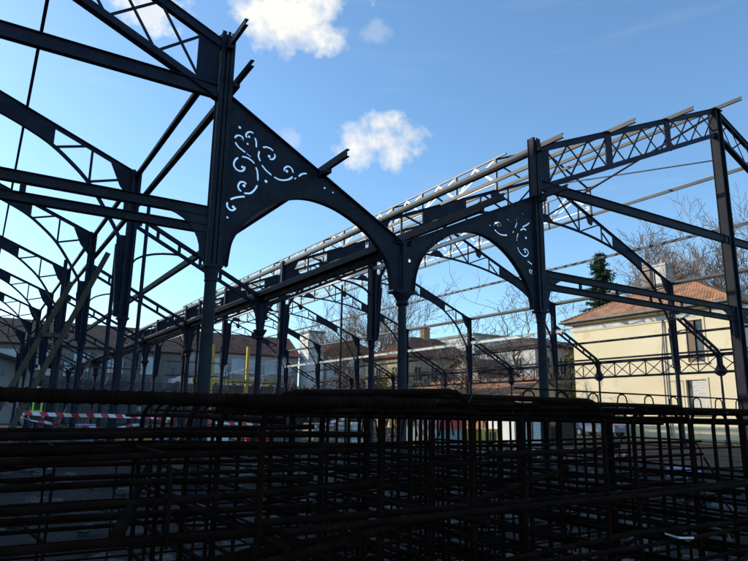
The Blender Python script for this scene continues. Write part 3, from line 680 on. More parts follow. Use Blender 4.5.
windows(h, ('y',58.5), [(42.6+2.4*i,43.7+2.4*i,5.2,7.0) for i in range(4)]); windows(h, ('x',41.4), [(60,61.2,5.2,7),(63.5,64.7,5.2,7)])
chimney(h, r, 46.9,47.8,62.2,63.0,10.2,12.2,'brick')
h, r = house('porch_house', 'small house with a dark brown roof before the hipped house', 45.2,50.6,50.5,56,0,6.2,7.7,'grey_wall','tile_dark','gx')
windows(h, ('y',50.5), [(46,47.2,3.9,5.4),(48.3,49.5,3.9,5.4)])
h, r = house('pale_block', 'large pale block with a flat grey roof behind the bare tree', 62,84,70,82,0,13.2,14,'white_wall','slate','flat', cat='building')
windows(h, ('y',70), [(63.2+2.7*i,64.4+2.7*i,z,z+1.7) for i in range(8) for z in (8.2,11.6)]); windows(h, ('x',62), [(72,73.2,11.6,13.3),(76,77.2,11.6,13.3)])
h, r = house('grey_outbuilding', 'pale rendered outbuilding with a dark hipped roof just left of the yellow house', 54,66,50.5,60,0,9.6,11.2,'white_wall','tile_dark','hip')
windows(h, ('y',50.5), [(55.2,56.4,6.3,8.3),(58,59.2,6.3,8.3)]); windows(h, ('x',54), [(52.5,53.6,6.3,8.3),(57,58.1,6.3,8.3)])
h, r = house('long_shed', 'long low shed with an orange tiled roof beyond the lattice girders', 40.6,46,41.5,57.5,0,3.5,5.0,'brick','tile_orange','gy')
m = MB(); m.box((40.15,41,3.28),(40.28,58,3.42)); m.build('gutter', M['white'], h)
h, r = house('gabled_hut', 'little ochre hut with an orange tiled gable at the corner of the yellow house', 39.4,45.4,38.9,41.0,0,3.35,4.95,'ochre_wall','tile_orange','gy', over=.3, cat='hut')
h, r = house('site_shed', 'low dark gabled shed at the far left end of the hall', -4.5,5.0,76,78.6,0,6.2,7.6,'blue_wall','slate','gy', over=.6, cat='shed')
m = MB(); m.beam((-5,75.3,5.9),(.25,75.3,7.45),.08,.35); m.beam((.25,75.3,7.45),(5.5,75.3,5.9),.08,.35); m.build('barge_board', M['timber'], h)

# yellow house on the right
h = thing('yellow_house', 'sunlit yellow rendered house with an orange tiled roof on the right', 'house'); X0 = 46.0; Y0, Y1 = 23.9, 38.3
m = MB(); wz = [(26.1,27.45,5.75,8.95),(26.2,27.8,1.9,4.42)]
ycuts = [Y0,26.1,26.2,27.45,27.8,Y1]; zc = [0,1.9,4.42,5.75,8.95,9.75]
for i in range(5):
    for j in range(5):
        a0, a1, b0, b1 = ycuts[i], ycuts[i+1], zc[j], zc[j+1]; cy = (a0+a1)/2; cz = (b0+b1)/2
        if any(w[0] < cy < w[1] and w[2] < cz < w[3] for w in wz): continue
        m.add([(X0,a0,b0),(X0,a1,b0),(X0,a1,b1),(X0,a0,b1)], [(3,2,1,0)])
m.box((X0+.3,Y0,0),(X0+13,Y1,9.75))
for a, b in ((Y0,Y0),(Y1,Y1)): m.add([(X0,a,0),(X0+.3,a,0),(X0+.3,a,9.75),(X0,a,9.75)],[(0,1,2,3)])
for w in wz:
    m.add([(X0,w[0],w[2]),(X0+.3,w[0],w[2]),(X0+.3,w[1],w[2]),(X0,w[1],w[2])],[(0,1,2,3)]); m.add([(X0,w[0],w[3]),(X0+.3,w[0],w[3]),(X0+.3,w[1],w[3]),(X0,w[1],w[3])],[(0,1,2,3)])
    for a in (w[0],w[1]): m.add([(X0,a,w[2]),(X0+.3,a,w[2]),(X0+.3,a,w[3]),(X0,a,w[3])],[(0,1,2,3)])
m.build('wall', M['plaster'], h)
m = MB(); m.box((X0-.55,Y0-.5,9.75),(X0+13.5,Y1+.5,9.9)); m.box((X0-.06,Y0-.06,9.1),(X0-.003,Y1+.06,9.25)); m.build('cornice', M['plaster_trim'], h)
e = 10.0; o_ = .75; cs = [(X0-o_,Y0-o_,e),(X0+13+o_,Y0-o_,e),(X0+13+o_,Y1+o_,e),(X0-o_,Y1+o_,e)]; ap = (52.2,31.2,13.9); ap2 = (53.0,31.9,13.9)
m = MB(); m.slab([cs[3],cs[0],ap,ap2],.16); m.slab([cs[0],cs[1],ap],.16); m.slab([cs[1],cs[2],ap2,ap],.16); m.slab([cs[2],cs[3],ap2],.16); rf = m.build('roof', M['tile_orange'], h)
for c_ in (cs[0],cs[3]):
    m = MB()
    A_ = Vector(c_); B_ = Vector(ap if c_ is cs[0] else ap2); n = 34
    for i in range(n):
        p = A_.lerp(B_, i/n)+Vector((0,0,.06)); q = A_.lerp(B_, (i+.93)/n)+Vector((0,0,.03)); m.tube([p,q],[.17,.13],8)
    m.build('ridge_tiles', M['brick'], rf)
m = MB(); m.tube([(X0-.86,Y0-.9,9.97),(X0-.86,Y1+.9,9.97)], .09, 8); m.build('gutter', M['slate'], h)
m = MB(); m.tube([(X0-.8,29.3,9.9),(X0-.12,29.3,9.3),(X0-.1,29.3,.2)], .055, 8); m.build('downpipe', M['slate'], h)
for x0,x1,y0,y1,z1,pt,mt in ((50,50.9,32.75,33.6,15.0,1,'grey_wall'),(50,51.1,31.2,32.4,14.9,1,'white_wall')):
    chimney(h, rf, x0,x1,y0,y1,12.0,z1,mt,pt)
for i, w in enumerate(wz):
    a0,a1,z0,z1 = w
    m = MB(); t_ = .16
    m.box((X0-.05,a0-t_,z0),(X0-.003,a0,z1+t_)); m.box((X0-.05,a1,z0),(X0-.003,a1+t_,z1+t_)); m.box((X0-.05,a0,z1),(X0-.003,a1,z1+t_)); m.box((X0-.14,a0-t_-.08,z0-.14),(X0-.003,a1+t_+.08,z0-.003))
    wd = m.build('window', M['plaster_trim'], h)
    m = MB(); m.box((X0+.18,a0,z0),(X0+.24,a1,z1)); m.build('pane', M['glass'], wd)
    if i == 0:
        m = MB()
        m.box((X0+.04,a1-.62,z0+.02),(X0+.09,a1-.04,z1-.02)); m.build('shutter', M['shutter'], wd)
        m = MB(); m.box((X0+.02,a0+.02,z0+.02),(X0+.16,a0+.12,z1-.02)); m.build('jamb_board', M['timber'], wd)
    else:
        m = MB(); m.box((X0+.06,a0+.02,z0+.02),(X0+.12,a1-.45,z1-.02))
        for q in range(12): zz = z0+.1+q*.2; m.box((X0+.045,a0+.08,zz),(X0+.058,a1-.5,zz+.12))
        m.build('shutter', M['frame'], wd)
m = MB(); m.box((X0-.02,28.0,2.0),(X0-.003,28.05,4.4)); m.box((X0-.02,28.05,4.35),(X0-.003,29.2,4.4)); m.build('wall_moulding', M['grey_wall'], h)
m = MB(); m.tube([(X0-.04,29.32+.0,9.1),(X0-.03,29.6,6.3),(X0-.03,29.6,.2)], .02, 6); m.build('cable', M['wire'], h)

# unseen block added out of the picture on the left to shade the site
h, r = house('shade_block', 'unseen tall block added beyond the left side of the hall for shade', -46,-19,12,61,0,31,31.5,'grey_wall','slate','flat', cat='building')
windows(h, ('y',12), [(-44+3.4*i,-42.4+3.4*i,z,z+1.8) for i in range(7) for z in (2,6,10,14,18,22,26)])

# ------------------------------------------------------------------ trees and shrubs
def bare_tree(name, label, loc, h, spread, seed, twig, group='bare trees', levels=5, curl=.25, rad=.28, first=.3, kids=4, tr=.02):
    rn = random.Random(seed); t = thing(name, label, 'tree', loc, group); tm = MB(); cm = MB()
    def grow(p, d, ln, r, lv):
        pts = [p]; seg = 6 if lv < 3 else 4; q = p; dd = d
        for i in range(seg):
            dd = (dd + Vector((rn.gauss(0,curl*.68),rn.gauss(0,curl*.68),rn.gauss(0,curl)*.4+.04))).normalized(); q = q + dd*ln/seg; pts.append(q)
        rs = [max(tr*.6, r*(1-.55*i/seg)) for i in range(seg+1)]
        (tm if lv == 0 else cm).tube(pts, rs, 8 if lv == 0 else (5 if lv < 3 else 3), cap=False)
        if lv >= levels: return
        n = kids if lv > 0 else kids+3
        for i in range(n):
            u = first+(1-first)*(i+rn.random()*.6)/n if lv == 0 else .25+.75*(i+rn.random())/n
            u = min(u,.99); k = int(u*seg); b = pts[k].lerp(pts[k+1], u*seg-k); a = rn.uniform(0,2*PI)
            base = (pts[k+1]-pts[k]).normalized(); side = base.cross(Vector((math.cos(a),math.sin(a),.3))).normalized()
            nd = (base*rn.uniform(.35,.8) + side*spread*rn.uniform(.6,1.1) + Vector((0,0,.12))).normalized()
            grow(b, nd, ln*rn.uniform(.5,.72), rs[k]*.58, lv+1)
    grow(Vector((0,0,-.2)), Vector((0,0,1)), h*.6, rad, 0)
    tm.build('trunk', M['bark'], t, True); cm.build('crown', M[twig], t)
    return t
bare_tree('bare_tree', 'large bare tree with fine orange twigs behind the yellow house chimneys', (64,38.5,0), 19, .7, 11, 'twig', levels=5, kids=5, tr=.03, rad=.4)
bare_tree('bare_tree', 'bare tree with spreading orange twigs right of the large one behind the tiled roof', (65,34,0), 20.5, .7, 5, 'twig', levels=5, kids=5, tr=.03, rad=.38)
bare_tree('bare_tree', 'bare tree at the right picture edge behind the ridge post', (66,28,0), 18, .75, 21, 'twig', levels=5, kids=4, tr=.03, rad=.38)
bare_tree('bare_tree', 'dark tree with twisting bare branches between the pale outbuilding and yellow house', (48.6,46.6,0), 18.5, .9, 8, 'twig_dark', levels=4, curl=.42, kids=4, tr=.03, rad=.26)
bare_tree('bare_tree', 'gnarled bare tree with bent limbs in front of the orange shed roof', (43.5,50.5,0), 15, .95, 33, 'twig_dark', levels=4, curl=.45, kids=4, tr=.03, rad=.24)
bare_tree('slender_tree', 'slender bare tree rising behind the cast column', (44.5,70,0), 19, .45, 14, 'twig', levels=4, kids=5, tr=.03, rad=.2)
bare_tree('slender_tree', 'slender bare tree left of the hipped house', (46.8,69,0), 17.5, .45, 15, 'twig', levels=4, kids=5, tr=.03, rad=.2)
bare_tree('slender_tree', 'thin bare tree just left of the cast column', (39.8,70,0), 14, .5, 16, 'twig', levels=4, kids=5, tr=.03, rad=.18)
def conifer(label, loc, h, rad, seed):
    rn = random.Random(seed); t = thing('conifer', label, 'tree', loc); m = MB(); m.tube([(0,0,0),(0,0,h*.5),(0,0,h)], [.3,.18,.03], 8); m.build('trunk', M['bark'], t, True)
    m = MB(); z = h*.25
    while z < h*.985:
        f = (1-z/h); ln = rad*(f**.75)*rn.uniform(.75,1.15)+.15
        for i in range(6):
            a = rn.uniform(0,2*PI); l = ln*rn.uniform(.7,1.1); n = max(4,int(l*7)); 
            for k in range(n):
                u = (k+rn.random())/n; cx = math.cos(a)*l*u; cy = math.sin(a)*l*u; cz = z-.35*l*u+.25*l*u*u
                for w in range(5):
                    s_ = .14+.2*(1-u); dx, dy, dz = rn.gauss(0,.16*(1.4-u)+.05), rn.gauss(0,.16*(1.4-u)+.05), rn.gauss(0,.09)
                    p = Vector((cx+dx,cy+dy,cz+dz)); e1 = Vector((rn.gauss(0,1),rn.gauss(0,1),rn.gauss(-.3,.5))).normalized()*s_*1.3; e2 = Vector((rn.gauss(0,1),rn.gauss(0,1),rn.gauss(0,.5))).normalized()*s_*.45
                    m.add([p-e1,p+e2,p+e1,p-e2],[(0,1,2,3)])
        z += h*.018
    m.build('crown', M['needle'], t)
conifer('dark pointed conifer rising above the left slope of the tiled roof', (62,47,0), 21.3, 6.4, 12)
def shrub(label, loc, r, h, mat, seed, n=900, s0=.12):
    rn = random.Random(seed); t = thing('shrub', label, 'shrub', loc, 'shrubs round the site'); m = MB()
    for i in range(7): a = rn.uniform(0,2*PI); m.tube([(0,0,0),(math.cos(a)*r*.4,math.sin(a)*r*.4,h*.5),(math.cos(a)*r*.7,math.sin(a)*r*.7,h*.85)],[.05,.03,.01],5)
    m.build('stem', M['bark'], t); m = MB()
    cl = [(rn.uniform(-.7,.7)*r,rn.uniform(-.7,.7)*r,rn.uniform(.25,.9)*h,rn.uniform(.25,.5)*r) for _ in range(12)]
    for i in range(n):
        c = rn.choice(cl); p = Vector((rn.gauss(c[0],c[3]*.5),rn.gauss(c[1],c[3]*.5),max(.05,rn.gauss(c[2],c[3]*.45)))); e1 = Vector([rn.gauss(0,1) for _ in range(3)]).normalized()*s0*rn.uniform(.7,1.4); e2 = Vector([rn.gauss(0,1) for _ in range(3)]).normalized()*s0*.7
        m.add([p-e1,p+e2,p+e1,p-e2],[(0,1,2,3)])
    m.build('foliage', M[mat], t)
shrub('golden leaved shrub seen just left of the cast column', (39.9,60,0), 1.9, 6.8, 'leaf_gold', 1, 1200, .16)
shrub('olive shrub at the left corner of the hipped house', (40.2,57.8+4,0), 1.6, 5.2, 'leaf', 2, 900, .16)
shrub('tall olive shrub growing beside the low white house', (44,74,0), 3.0, 6.5, 'leaf', 3, 1600, .2)
shrub('wide olive shrub under the slender trees', (38.5,76.5,0), 3.0, 5.6, 'leaf', 4, 1600, .2)
shrub('dark ivy-like shrub against the grey outbuilding', (47.6,41.2,0), 1.6, 8.0, 'leaf', 5, 1800, .15)
shrub('low green shrub at the foot of the yellow house', (45.0,34,0), .9, 1.5, 'leaf', 6, 700, .09)
shrub('scrubby bush below the bare dark tree', (53,46,0), 2.4, 6.5, 'leaf', 7, 1600, .17)

# ------------------------------------------------------------------ vehicles and site objects
def car(label, loc, rz, paint):
    t = thing('parked_car', label, 'car', loc, 'parked cars', rz)
    side = [(-2.05,.35),(-2.1,.7),(-2.0,.95),(-1.2,1.05),(-.75,1.42),(.75,1.46),(1.45,1.05),(2.0,.9),(2.1,.6),(2.05,.32)]
    m = MB(); n = len(side)
    ins = lambda x, z: .84-(.16 if z > 1.1 else (.02 if z < .5 else 0))
    vs = [(x,-ins(x,z),z) for x,z in side]+[(x,ins(x,z),z) for x,z in side]
    m.add(vs,[tuple(range(n)),tuple(range(2*n-1,n-1,-1))]+[(i,(i+1)%n,n+(i+1)%n,n+i) for i in range(n)]); m.build('body', M[paint], t, bevel=.05)
    for s in (-1,1):
        for a,b,c_,d_ in (((-1.05,1.08),(-.05,1.08),(-.05,1.38),(-.68,1.36)),((.02,1.08),(1.25,1.08),(.72,1.38),(.02,1.38))):
            P = [a,b,c_,d_]; m = MB(); m.add([(x,s*((.845 if z < 1.1 else .70)+.012),z) for x,z in P]+[(x,s*((.845 if z < 1.1 else .70)-.03),z) for x,z in P],[(0,1,2,3),(7,6,5,4),(0,4,5,1),(1,5,6,2),(2,6,7,3),(3,7,4,0)]); m.build('side_window', M['glass'], t)
    m = MB(); m.add([(1.4,-.66,1.09),(1.4,.66,1.09),(.82,.58,1.44),(.82,-.58,1.44),(1.43,-.66,1.11),(1.43,.66,1.11),(.85,.58,1.46),(.85,-.58,1.46)],[(0,1,2,3),(7,6,5,4),(0,4,5,1),(1,5,6,2),(2,6,7,3),(3,7,4,0)]); m.build('windscreen', M['glass'], t)
    for x in (-1.3,1.3):
        for y in (-.78,.78):
            m = MB(); m.tube([(x,y-.1,.32),(x,y+.1,.32)],.32,18); w = m.build('wheel', M['tyre'], t, True)
            m = MB(); m.tube([(x,y-.112,.32),(x,y+.112,.32)],.18,12); m.build('rim', M['car_grey'], w)
    for y in (-.6,.6):
        m = MB(); m.box((2.02,y-.16,.66),(2.1,y+.16,.8)); m.build('headlight', M['frame'], t)
        m = MB(); m.box((-2.11,y-.14,.72),(-2.03,y+.14,.88)); m.build('tail_light', M['red'], t)
    return t
c0 = car('blue-grey car parked by the left corner of the yellow house', (42.4,33.2,.06), PI/2, 'car_blue')
car('white car parked on the raised street, left of the yellow gantry', (23.2,82.3,4.62), .05, 'metal_white')
car('white car parked on the raised street, inside the yellow gantry', (28.2,82.3,4.62), .1, 'metal_white')
car('white car parked on the raised street, right of the yellow gantry', (33.6,82.5,4.62), .02, 'metal_white')
y_ = thing('yellow_gantry', 'yellow steel gantry with two tall posts at the far end', 'gantry', (24.9,77,0))
for x in (0,4.6): m = MB(); m.box((x-.16,-.16,0),(x+.16,.16,9.8)); m.build('post', M['yellow'], y_)
m = MB(); m.box((-2.5,-.26,5.0),(10.5,-.165,5.55)); m.build('beam', M['yellow'], y_)
m = MB(); m.box((.2,-.255,6.2),(4.4,-.17,6.35)); m.beam((.3,.2,5.6),(8.8,.2,8.4),.06,.18); m.beam((5,.2,5.7),(11,.2,7.3),.06,.18); m.build('ladder_rail', M['white'], y_)
# striped booth
b = thing('site_booth', 'low booth with a red and white striped end and a red top band', 'booth', (19.2,26,0))
m = MB(); m.quad((0,-.002,.0),(1.15,-.002,.0),(1.15,-.002,1.36),(0,-.002,1.36)); m.build('striped_panel', M['hut_stripe'], b)
m = MB(); m.box((0,0.001,0),(2.85,1.5,1.36)); m.build('body', M['teal'], b)
m = MB(); m.box((1.2,-.03,.82),(2.86,-.004,1.36)); m.build('top_band', M['red'], b)
m = MB(); m.box((-.05,-.06,1.36),(2.92,1.55,1.42)); m.build('lid', M['white'], b)
b = thing('yellow_skip', 'bright yellow steel box standing on the ground right of the booth', 'skip', (23.1,25.6,0))
m = MB(); m.plateXZ([(.1,.05),(1.1,.05),(1.2,.78),(0,.78)],0,1.2); m.build('body', M['yellow'], b); m = MB()
for x in (.3,.62,.95): m.box((x-.04,-.05,.1),(x+.04,-.003,.7))
m.build('rib', M['rail'], b); m = MB(); m.box((-.05,-.05,.785),(1.25,1.25,.85)); m.build('rim', M['yellow'], b)
b = thing('site_cabin', 'white cabin with horizontal boards behind the rebar cages', 'cabin', (26.9,27,0)); m = MB(); m.box((0,0,0),(2.75,2.2,1.52)); m.build('wall', M['white'], b)
m = MB()
for i in range(9): m.box((.03,-.03,.1+.155*i),(2.72,-.003,.21+.155*i))
m.build('boards', M['frame'], b); m = MB(); m.box((-.1,-.1,1.52),(2.85,2.3,1.6)); m.build('roof', M['slate'], b); m = MB(); m.box((1.4,-.06,.1),(1.5,-.032,1.5)); m.build('door_edge', M['rail'], b)
b = thing('brick_kiosk', 'low brown brick kiosk right of the white cabin', 'kiosk', (30.8,27.2,0)); m = MB(); m.box((0,0,0),(1.7,1.8,1.4)); m.build('wall', M['tile_dark'], b); m = MB(); m.box((-.08,-.08,1.4),(1.78,1.88,1.48)); m.build('roof', M['slate'], b)
# white board rail
b = thing('board_rail', 'white board rail on short posts beyond the rebar cages', 'fence', (17,46,0)); m = MB(); m.box((0,-.03,1.95),(21,.03,2.1)); m.build('rail', M['white'], b)
for i in range(8): m = MB(); m.box((.5+i*2.8,.035,0),(.62+i*2.8,.15,2.05)); m.build('post', M['timber'], b)

# barrier tape
def tape(label, pts, w, twist=.2):
    P = smooth_line(pts, 10); m = MB(); s_ = 0
    for i in range(len(P)-1):
        a, b = P[i], P[i+1]; ta = math.sin(i*.33)*twist; tb = math.sin((i+1)*.33)*twist; l = (b-a).length
        ua = Vector((0,math.sin(ta),math.cos(ta)))*w; ub = Vector((0,math.sin(tb),math.cos(tb)))*w
        m.add([a,b,b+ub,a+ua],[(0,1,2,3)],[[(s_,0),(s_+l,0),(s_+l,w),(s_,w)]]); s_ += l
    o = m.build('barrier_tape', M['tape']); o.location = (0,0,0); return tag(o, label, 'barrier tape', 'red and white barrier tapes')
tape('taut red and white barrier tape strung low on the left', [(1.1,20,1.42),(2.2,20,1.37),(3.4,20,1.36),(5.4,20,1.30)], .11, .5)
tape('sagging twisted barrier tape hanging just under the taut one', [(1.1,20.1,1.36),(1.9,20.3,1.16),(3.2,20.3,1.02),(4.4,20.2,1.12),(5.4,20.1,1.26)], .08, 1.3)
tape('red and white barrier tape sagging in the middle behind the nearest column', [(6.2,20,1.22),(7.9,20,1.12),(9.7,20,1.0),(11.6,20,1.36)], .10, .8)
tape('thin twisted barrier tape below the middle one', [(6.2,20.2,1.1),(8.4,20.2,.85),(11.6,20.2,1.2)], .06, 1.4)
for i, (x, lb) in enumerate(((1.1,'wooden stake holding the left end of the taut tape'),(5.45,'wooden stake at the right end of the taut tape'),(6.2,'wooden stake at the left end of the middle tape'),(11.6,'wooden stake at the right end of the middle tape'))):
    m = MB(); m.box((-.035,-.035,-.2),(.035,.035,1.6)); o = m.build('stake', M['timber']); o.location = (x,20.06,0); tag(o, lb, 'stake', 'stakes holding the tape')
bar('plastic_pipe', (1.7,16.5,.3), (3.1,18.6,.42), .07, 'blue-grey plastic pipe lying on the rubble on the left', 'pipe', 'plastic_blue', 'plastic pipes')
bar('plastic_pipe', (5.0,21.0,.55), (6.5,22.6,.85), .06, 'blue-grey plastic pipe propped on the rubble near the nearest column', 'pipe', 'plastic_blue', 'plastic pipes')
m = MB(); m.box((0,0,0),(.9,.5,.28)); o = m.build('blue_crate', M['plastic_blue'], bevel=.03); o.location = (15.9,9.9,.02); tag(o, 'blue plastic crate on the ground low on the right', 'crate')

def scaffold(loc, n, h, label, rz=0):
    t = thing('scaffold_tower', label, 'scaffold', loc, 'scaffold towers in the hall', rz)
    for x in [i*1.6 for i in range(n+1)]:
        for y in (0,1.0): m = MB(); m.tube([(x,y,0),(x,y,h)],.035,6); m.build('standard', M['purlin'], t)
    for z in [1.0+1.1*k for k in range(int(h))]:
        if z > h: break
        for y in (0,1.0): m = MB(); m.tube([(-.15,y,z),(n*1.6+.15,y,z)],.03,6); m.build('ledger', M['purlin'], t)
    for i in range(n): m = MB(); m.tube([(i*1.6,-.04,.3),((i+1)*1.6,-.04,h-.3)],.025,6); m.build('diagonal', M['red' if i % 2 else 'purlin'], t)
    m = MB()
    for q in range(4): m.box((0,.05+q*.24,2.15),(n*1.6,.26+q*.24,2.2))
    m.build('deck', M['timber'], t)
scaffold((4.6,44,0), 3, 5.0, 'scaffold tower with a plank deck, leftmost of those inside the hall', .1)
scaffold((12.6,50,0), 3, 5.4, 'scaffold tower standing below the roof valley in the middle distance', -.1)
scaffold((20.5,57,0), 4, 5.2, 'long scaffold tower left of the white board rail', .05)
def pallet(loc, label, rz, mat, n=3):
    t = thing('pallet_load', label, 'pallet', loc, 'loaded pallets in the hall', rz); rn = random.Random(int(loc[0]*10))
    m = MB()
    for i in range(5): m.box((0,i*.24,.1),(1.2,i*.24+.16,.13))
    for x in (0,.55,1.1): m.box((x,0,0),(x+.1,1.12,.098))
    m.build('pallet', M['timber'], t)
    for k in range(n):
        for i in range(2): m = MB(); m.box((.04+i*.58+rn.uniform(0,.03),.05+rn.uniform(0,.05),.135+k*.2),(.58+i*.58,1.02,.325+k*.2)); m.build('sack', M[mat], t, bevel=.05)
for a in (((8.4,26,0),'pallet loaded with white sacks behind the nearest column',.3,'white',4),((10.6,27.5,0),'pallet with bright red packs right of the white sacks',-.2,'red',3),((12.8,25,0),'pallet with grey blocks in the middle of the site',.1,'grey_wall',5),
          ((16.0,27,0),'pallet with pale sacks left of the striped booth',.5,'white_wall',5),((6.2,30,0),'pallet with orange packs behind the tape stakes',.2,'orange',3),((3.6,31,0),'pallet with blue crates behind the left tape',-.4,'plastic_blue',4)): pallet(*a)
# ------------------------------------------------------------------ people
def person(label, loc, rz, vest, helmet):
    t = thing('person', label, 'person', loc, 'workers in the hall', rz)
    J = {'pel':(0,0,.95),'ch':(0,.02,1.3),'nk':(0,.0,1.5),'hd':(0,-.02,1.62),'tp':(0,-.01,1.76),
         'hl':(-.1,0,.9),'kl':(-.12,-.03,.5),'al':(-.13,.02,.09),'fl':(-.13,-.16,.04),'hr':(.1,0,.9),'kr':(.12,-.05,.5),'ar':(.14,.0,.09),'fr':(.14,-.18,.04),
         'sl':(-.19,.01,1.43),'el':(-.25,.0,1.15),'wl':(-.22,-.16,.93),'gl':(-.21,-.22,.86),'sr':(.19,.01,1.43),'er':(.25,.0,1.15),'wr':(.2,-.18,.98),'gr':(.18,-.25,.93)}
    rad = dict(pel=.14,ch=.15,nk=.06,hd=.085,tp=.07,hl=.09,kl=.06,al=.045,fl=.035,hr=.09,kr=.06,ar=.045,fr=.035,sl=.065,el=.045,wl=.03,gl=.03,sr=.065,er=.045,wr=.03,gr=.03)
    E = [('pel','ch'),('ch','nk'),('nk','hd'),('hd','tp'),('pel','hl'),('hl','kl'),('kl','al'),('al','fl'),('pel','hr'),('hr','kr'),('kr','ar'),('ar','fr'),('ch','sl'),('sl','el'),('el','wl'),('wl','gl'),('ch','sr'),('sr','er'),('er','wr'),('wr','gr')]
    for s, w in ((-1,'gl'),(1,'gr')):
        for i in range(5):
            n = f'f{w}{i}'; b = J[w]; o = (-.03+.016*i) if i < 4 else (-s*.045); J[n] = (b[0]+o*.9, b[1]-.05-(.012 if i in (1,2) else 0) if i < 4 else b[1]-.02, b[2]-.05); rad[n] = .009; E.append((w,n))
    ks = list(J); me = bpy.data.meshes.new('body'); me.from_pydata([J[k] for k in ks],[(ks.index(a),ks.index(b)) for a,b in E],[])
    o = bpy.data.objects.new('tmp', me); COL.objects.link(o); sk = o.modifiers.new('s','SKIN'); ss = o.modifiers.new('ss','SUBSURF'); ss.levels = 1; ss.render_levels = 1
    for i, k in enumerate(ks): me.skin_vertices[0].data[i].radius = (rad[k], rad[k]*(.75 if k in ('pel','ch') else 1)); me.skin_vertices[0].data[i].use_root = k == 'pel'
    dg = bpy.context.evaluated_depsgraph_get(); m2 = bpy.data.meshes.new_from_object(o.evaluated_get(dg), depsgraph=dg); bpy.data.objects.remove(o)
    m2.materials.clear(); m2.materials.append(M['dark_cloth']); m2.materials.append(M['skin'])
    for p in m2.polygons:
        p.use_smooth = True
        if p.center.z > 1.5 or (p.center.z < .95 and p.center.y < -.17 and p.center.z > .7): p.material_index = 1
    bo = bpy.data.objects.new('body', m2); COL.objects.link(bo); bo.parent = t
    m = MB(); m.lathe([(.02,1.615),(.022,1.63)],6,(0,-.11)); m.box((-.012,-.125,1.6),(.012,-.1,1.64))
    m.build('nose', M['skin'], t); m = MB()
    for x in (-.032,.032): m.box((x-.01,-.108,1.652),(x+.01,-.1,1.662))
    m.build('eyes', M['hair'], t)
    if helmet: m = MB(); m.lathe([(.125,1.70),(.12,1.73),(.11,1.8),(.07,1.855),(.01,1.87)],16); m.box((-.08,-.17,1.695),(.08,-.05,1.71)); m.build('helmet', M['helmet'], t, True)
    else: m = MB(); m.lathe([(.098,1.67),(.104,1.72),(.09,1.79),(.04,1.83),(.005,1.835)],14,(0,.015)); m.build('hair', M['hair'], t, True)
    if vest:
        m = MB()
        for x in (-.12,.12): m.box((x-.028,-.175,.98),(x+.028,-.16,1.46)); m.box((x-.028,.14,.98),(x+.028,.155,1.46)); m.beam((x,-.165,1.455),(x*.9,.145,1.455),.055,.015)
        m.lathe([(.195,1.05),(.2,1.06),(.2,1.1),(.195,1.11)],18); m.build('vest', M['lime'], t)
    return t
person('worker in a lime yellow vest standing behind the tape on the left', (1.75,22.8,.42), .15, True, True)
person('bareheaded worker in dark clothes standing left of the nearest column', (4.95,23,.05), -.2, False, False)

# ------------------------------------------------------------------ rebar cages in the foreground
CG = 'stacked rebar cages in the foreground'
def stirrup_pts(w, z0, z1, r=.078):
    pts = []
    for cx, cz, a0 in ((w-r,z1-r,0),(r,z1-r,90),(r,z0+r,180),(w-r,z0+r,270)):
        for i in range(6): a = R(a0+i*18); pts.append((cx+r*math.cos(a),0,cz+r*math.sin(a)))
    pts.append(pts[0]); return pts
def stirrup_cage(loc, w, z0, z1, ln, step, label, seed, rz=0, r=.0085, r1=.0075, tilt=0):
    rn = random.Random(seed); t = thing('rebar_cage', label, 'rebar cage', loc, CG, rz)
    y = 0
    while y < ln:
        m = MB(); P = stirrup_pts(w+rn.uniform(-.006,.006), z0, z1+rn.uniform(-.005,.003)); tl = rn.uniform(-.01,.01)
        m.tube([(p[0]+rn.gauss(0,.0006), y+tl*(p[2]-z0)/(z1-z0), p[2]-tilt*(w-p[0])/w*(p[2] > (z0+z1)/2)) for p in P], r, 8, cap=False); m.build('stirrup', M['rebar'], t, True); y += step*rn.uniform(.85,1.15)
    zs = [z1-.022]; z = z0+.03
    while z < z1-.28: zs.append(z); z += (z1-z0-.25)/8
    for x in (.02, w-.02):
        for z in ([zs[0]-(tilt+.03 if x < .1 else .03)]+zs[1:]):
            m = MB(); m.tube([(x,-.12*rn.random(),z+rn.uniform(-.01,.01)),(x,ln*.5,z+rn.uniform(-.012,.006)),(x,ln+.1*rn.random(),z+rn.uniform(-.01,.01))], r1, 8); m.build('long_bar', M['rebar'], t, True)
    for x in (w*.33, w*.67):
        for z in (z1-.016-tilt*.6, z0+.03): m = MB(); m.tube([(x,-.05*rn.random(),z),(x,ln+.1*rn.random(),z+rn.uniform(-.01,.01))], r1, 8); m.build('long_bar', M['rebar'], t, True)
    y = .3
    while y < ln:
        m = MB(); z = rn.choice(zs[2:]); m.tube([(0,y,z),(w,y,z+rn.uniform(-.08,.08))], r*.8, 6); m.build('cross_tie', M['rebar'], t, True); y += .37
    for k in range(12): m = MB(); x = rn.choice((.0,w)); y = rn.uniform(0,ln); z = rn.choice(zs); m.tube([(x-.014,y-.012,z-.012),(x+.014,y,z+.014),(x-.01,y+.012,z)],.0016,4); m.build('tie_wire', M['wire'], t)
    return t
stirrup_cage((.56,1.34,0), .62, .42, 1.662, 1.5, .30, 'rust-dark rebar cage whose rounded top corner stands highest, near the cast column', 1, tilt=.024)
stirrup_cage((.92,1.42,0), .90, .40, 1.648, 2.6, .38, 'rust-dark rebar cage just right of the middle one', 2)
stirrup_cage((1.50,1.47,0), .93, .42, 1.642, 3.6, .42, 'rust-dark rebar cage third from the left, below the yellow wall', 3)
stirrup_cage((2.15,1.53,0), .80, .40, 1.638, 3.6, .40, 'rust-dark rebar cage fourth from the left, near the right edge', 4)
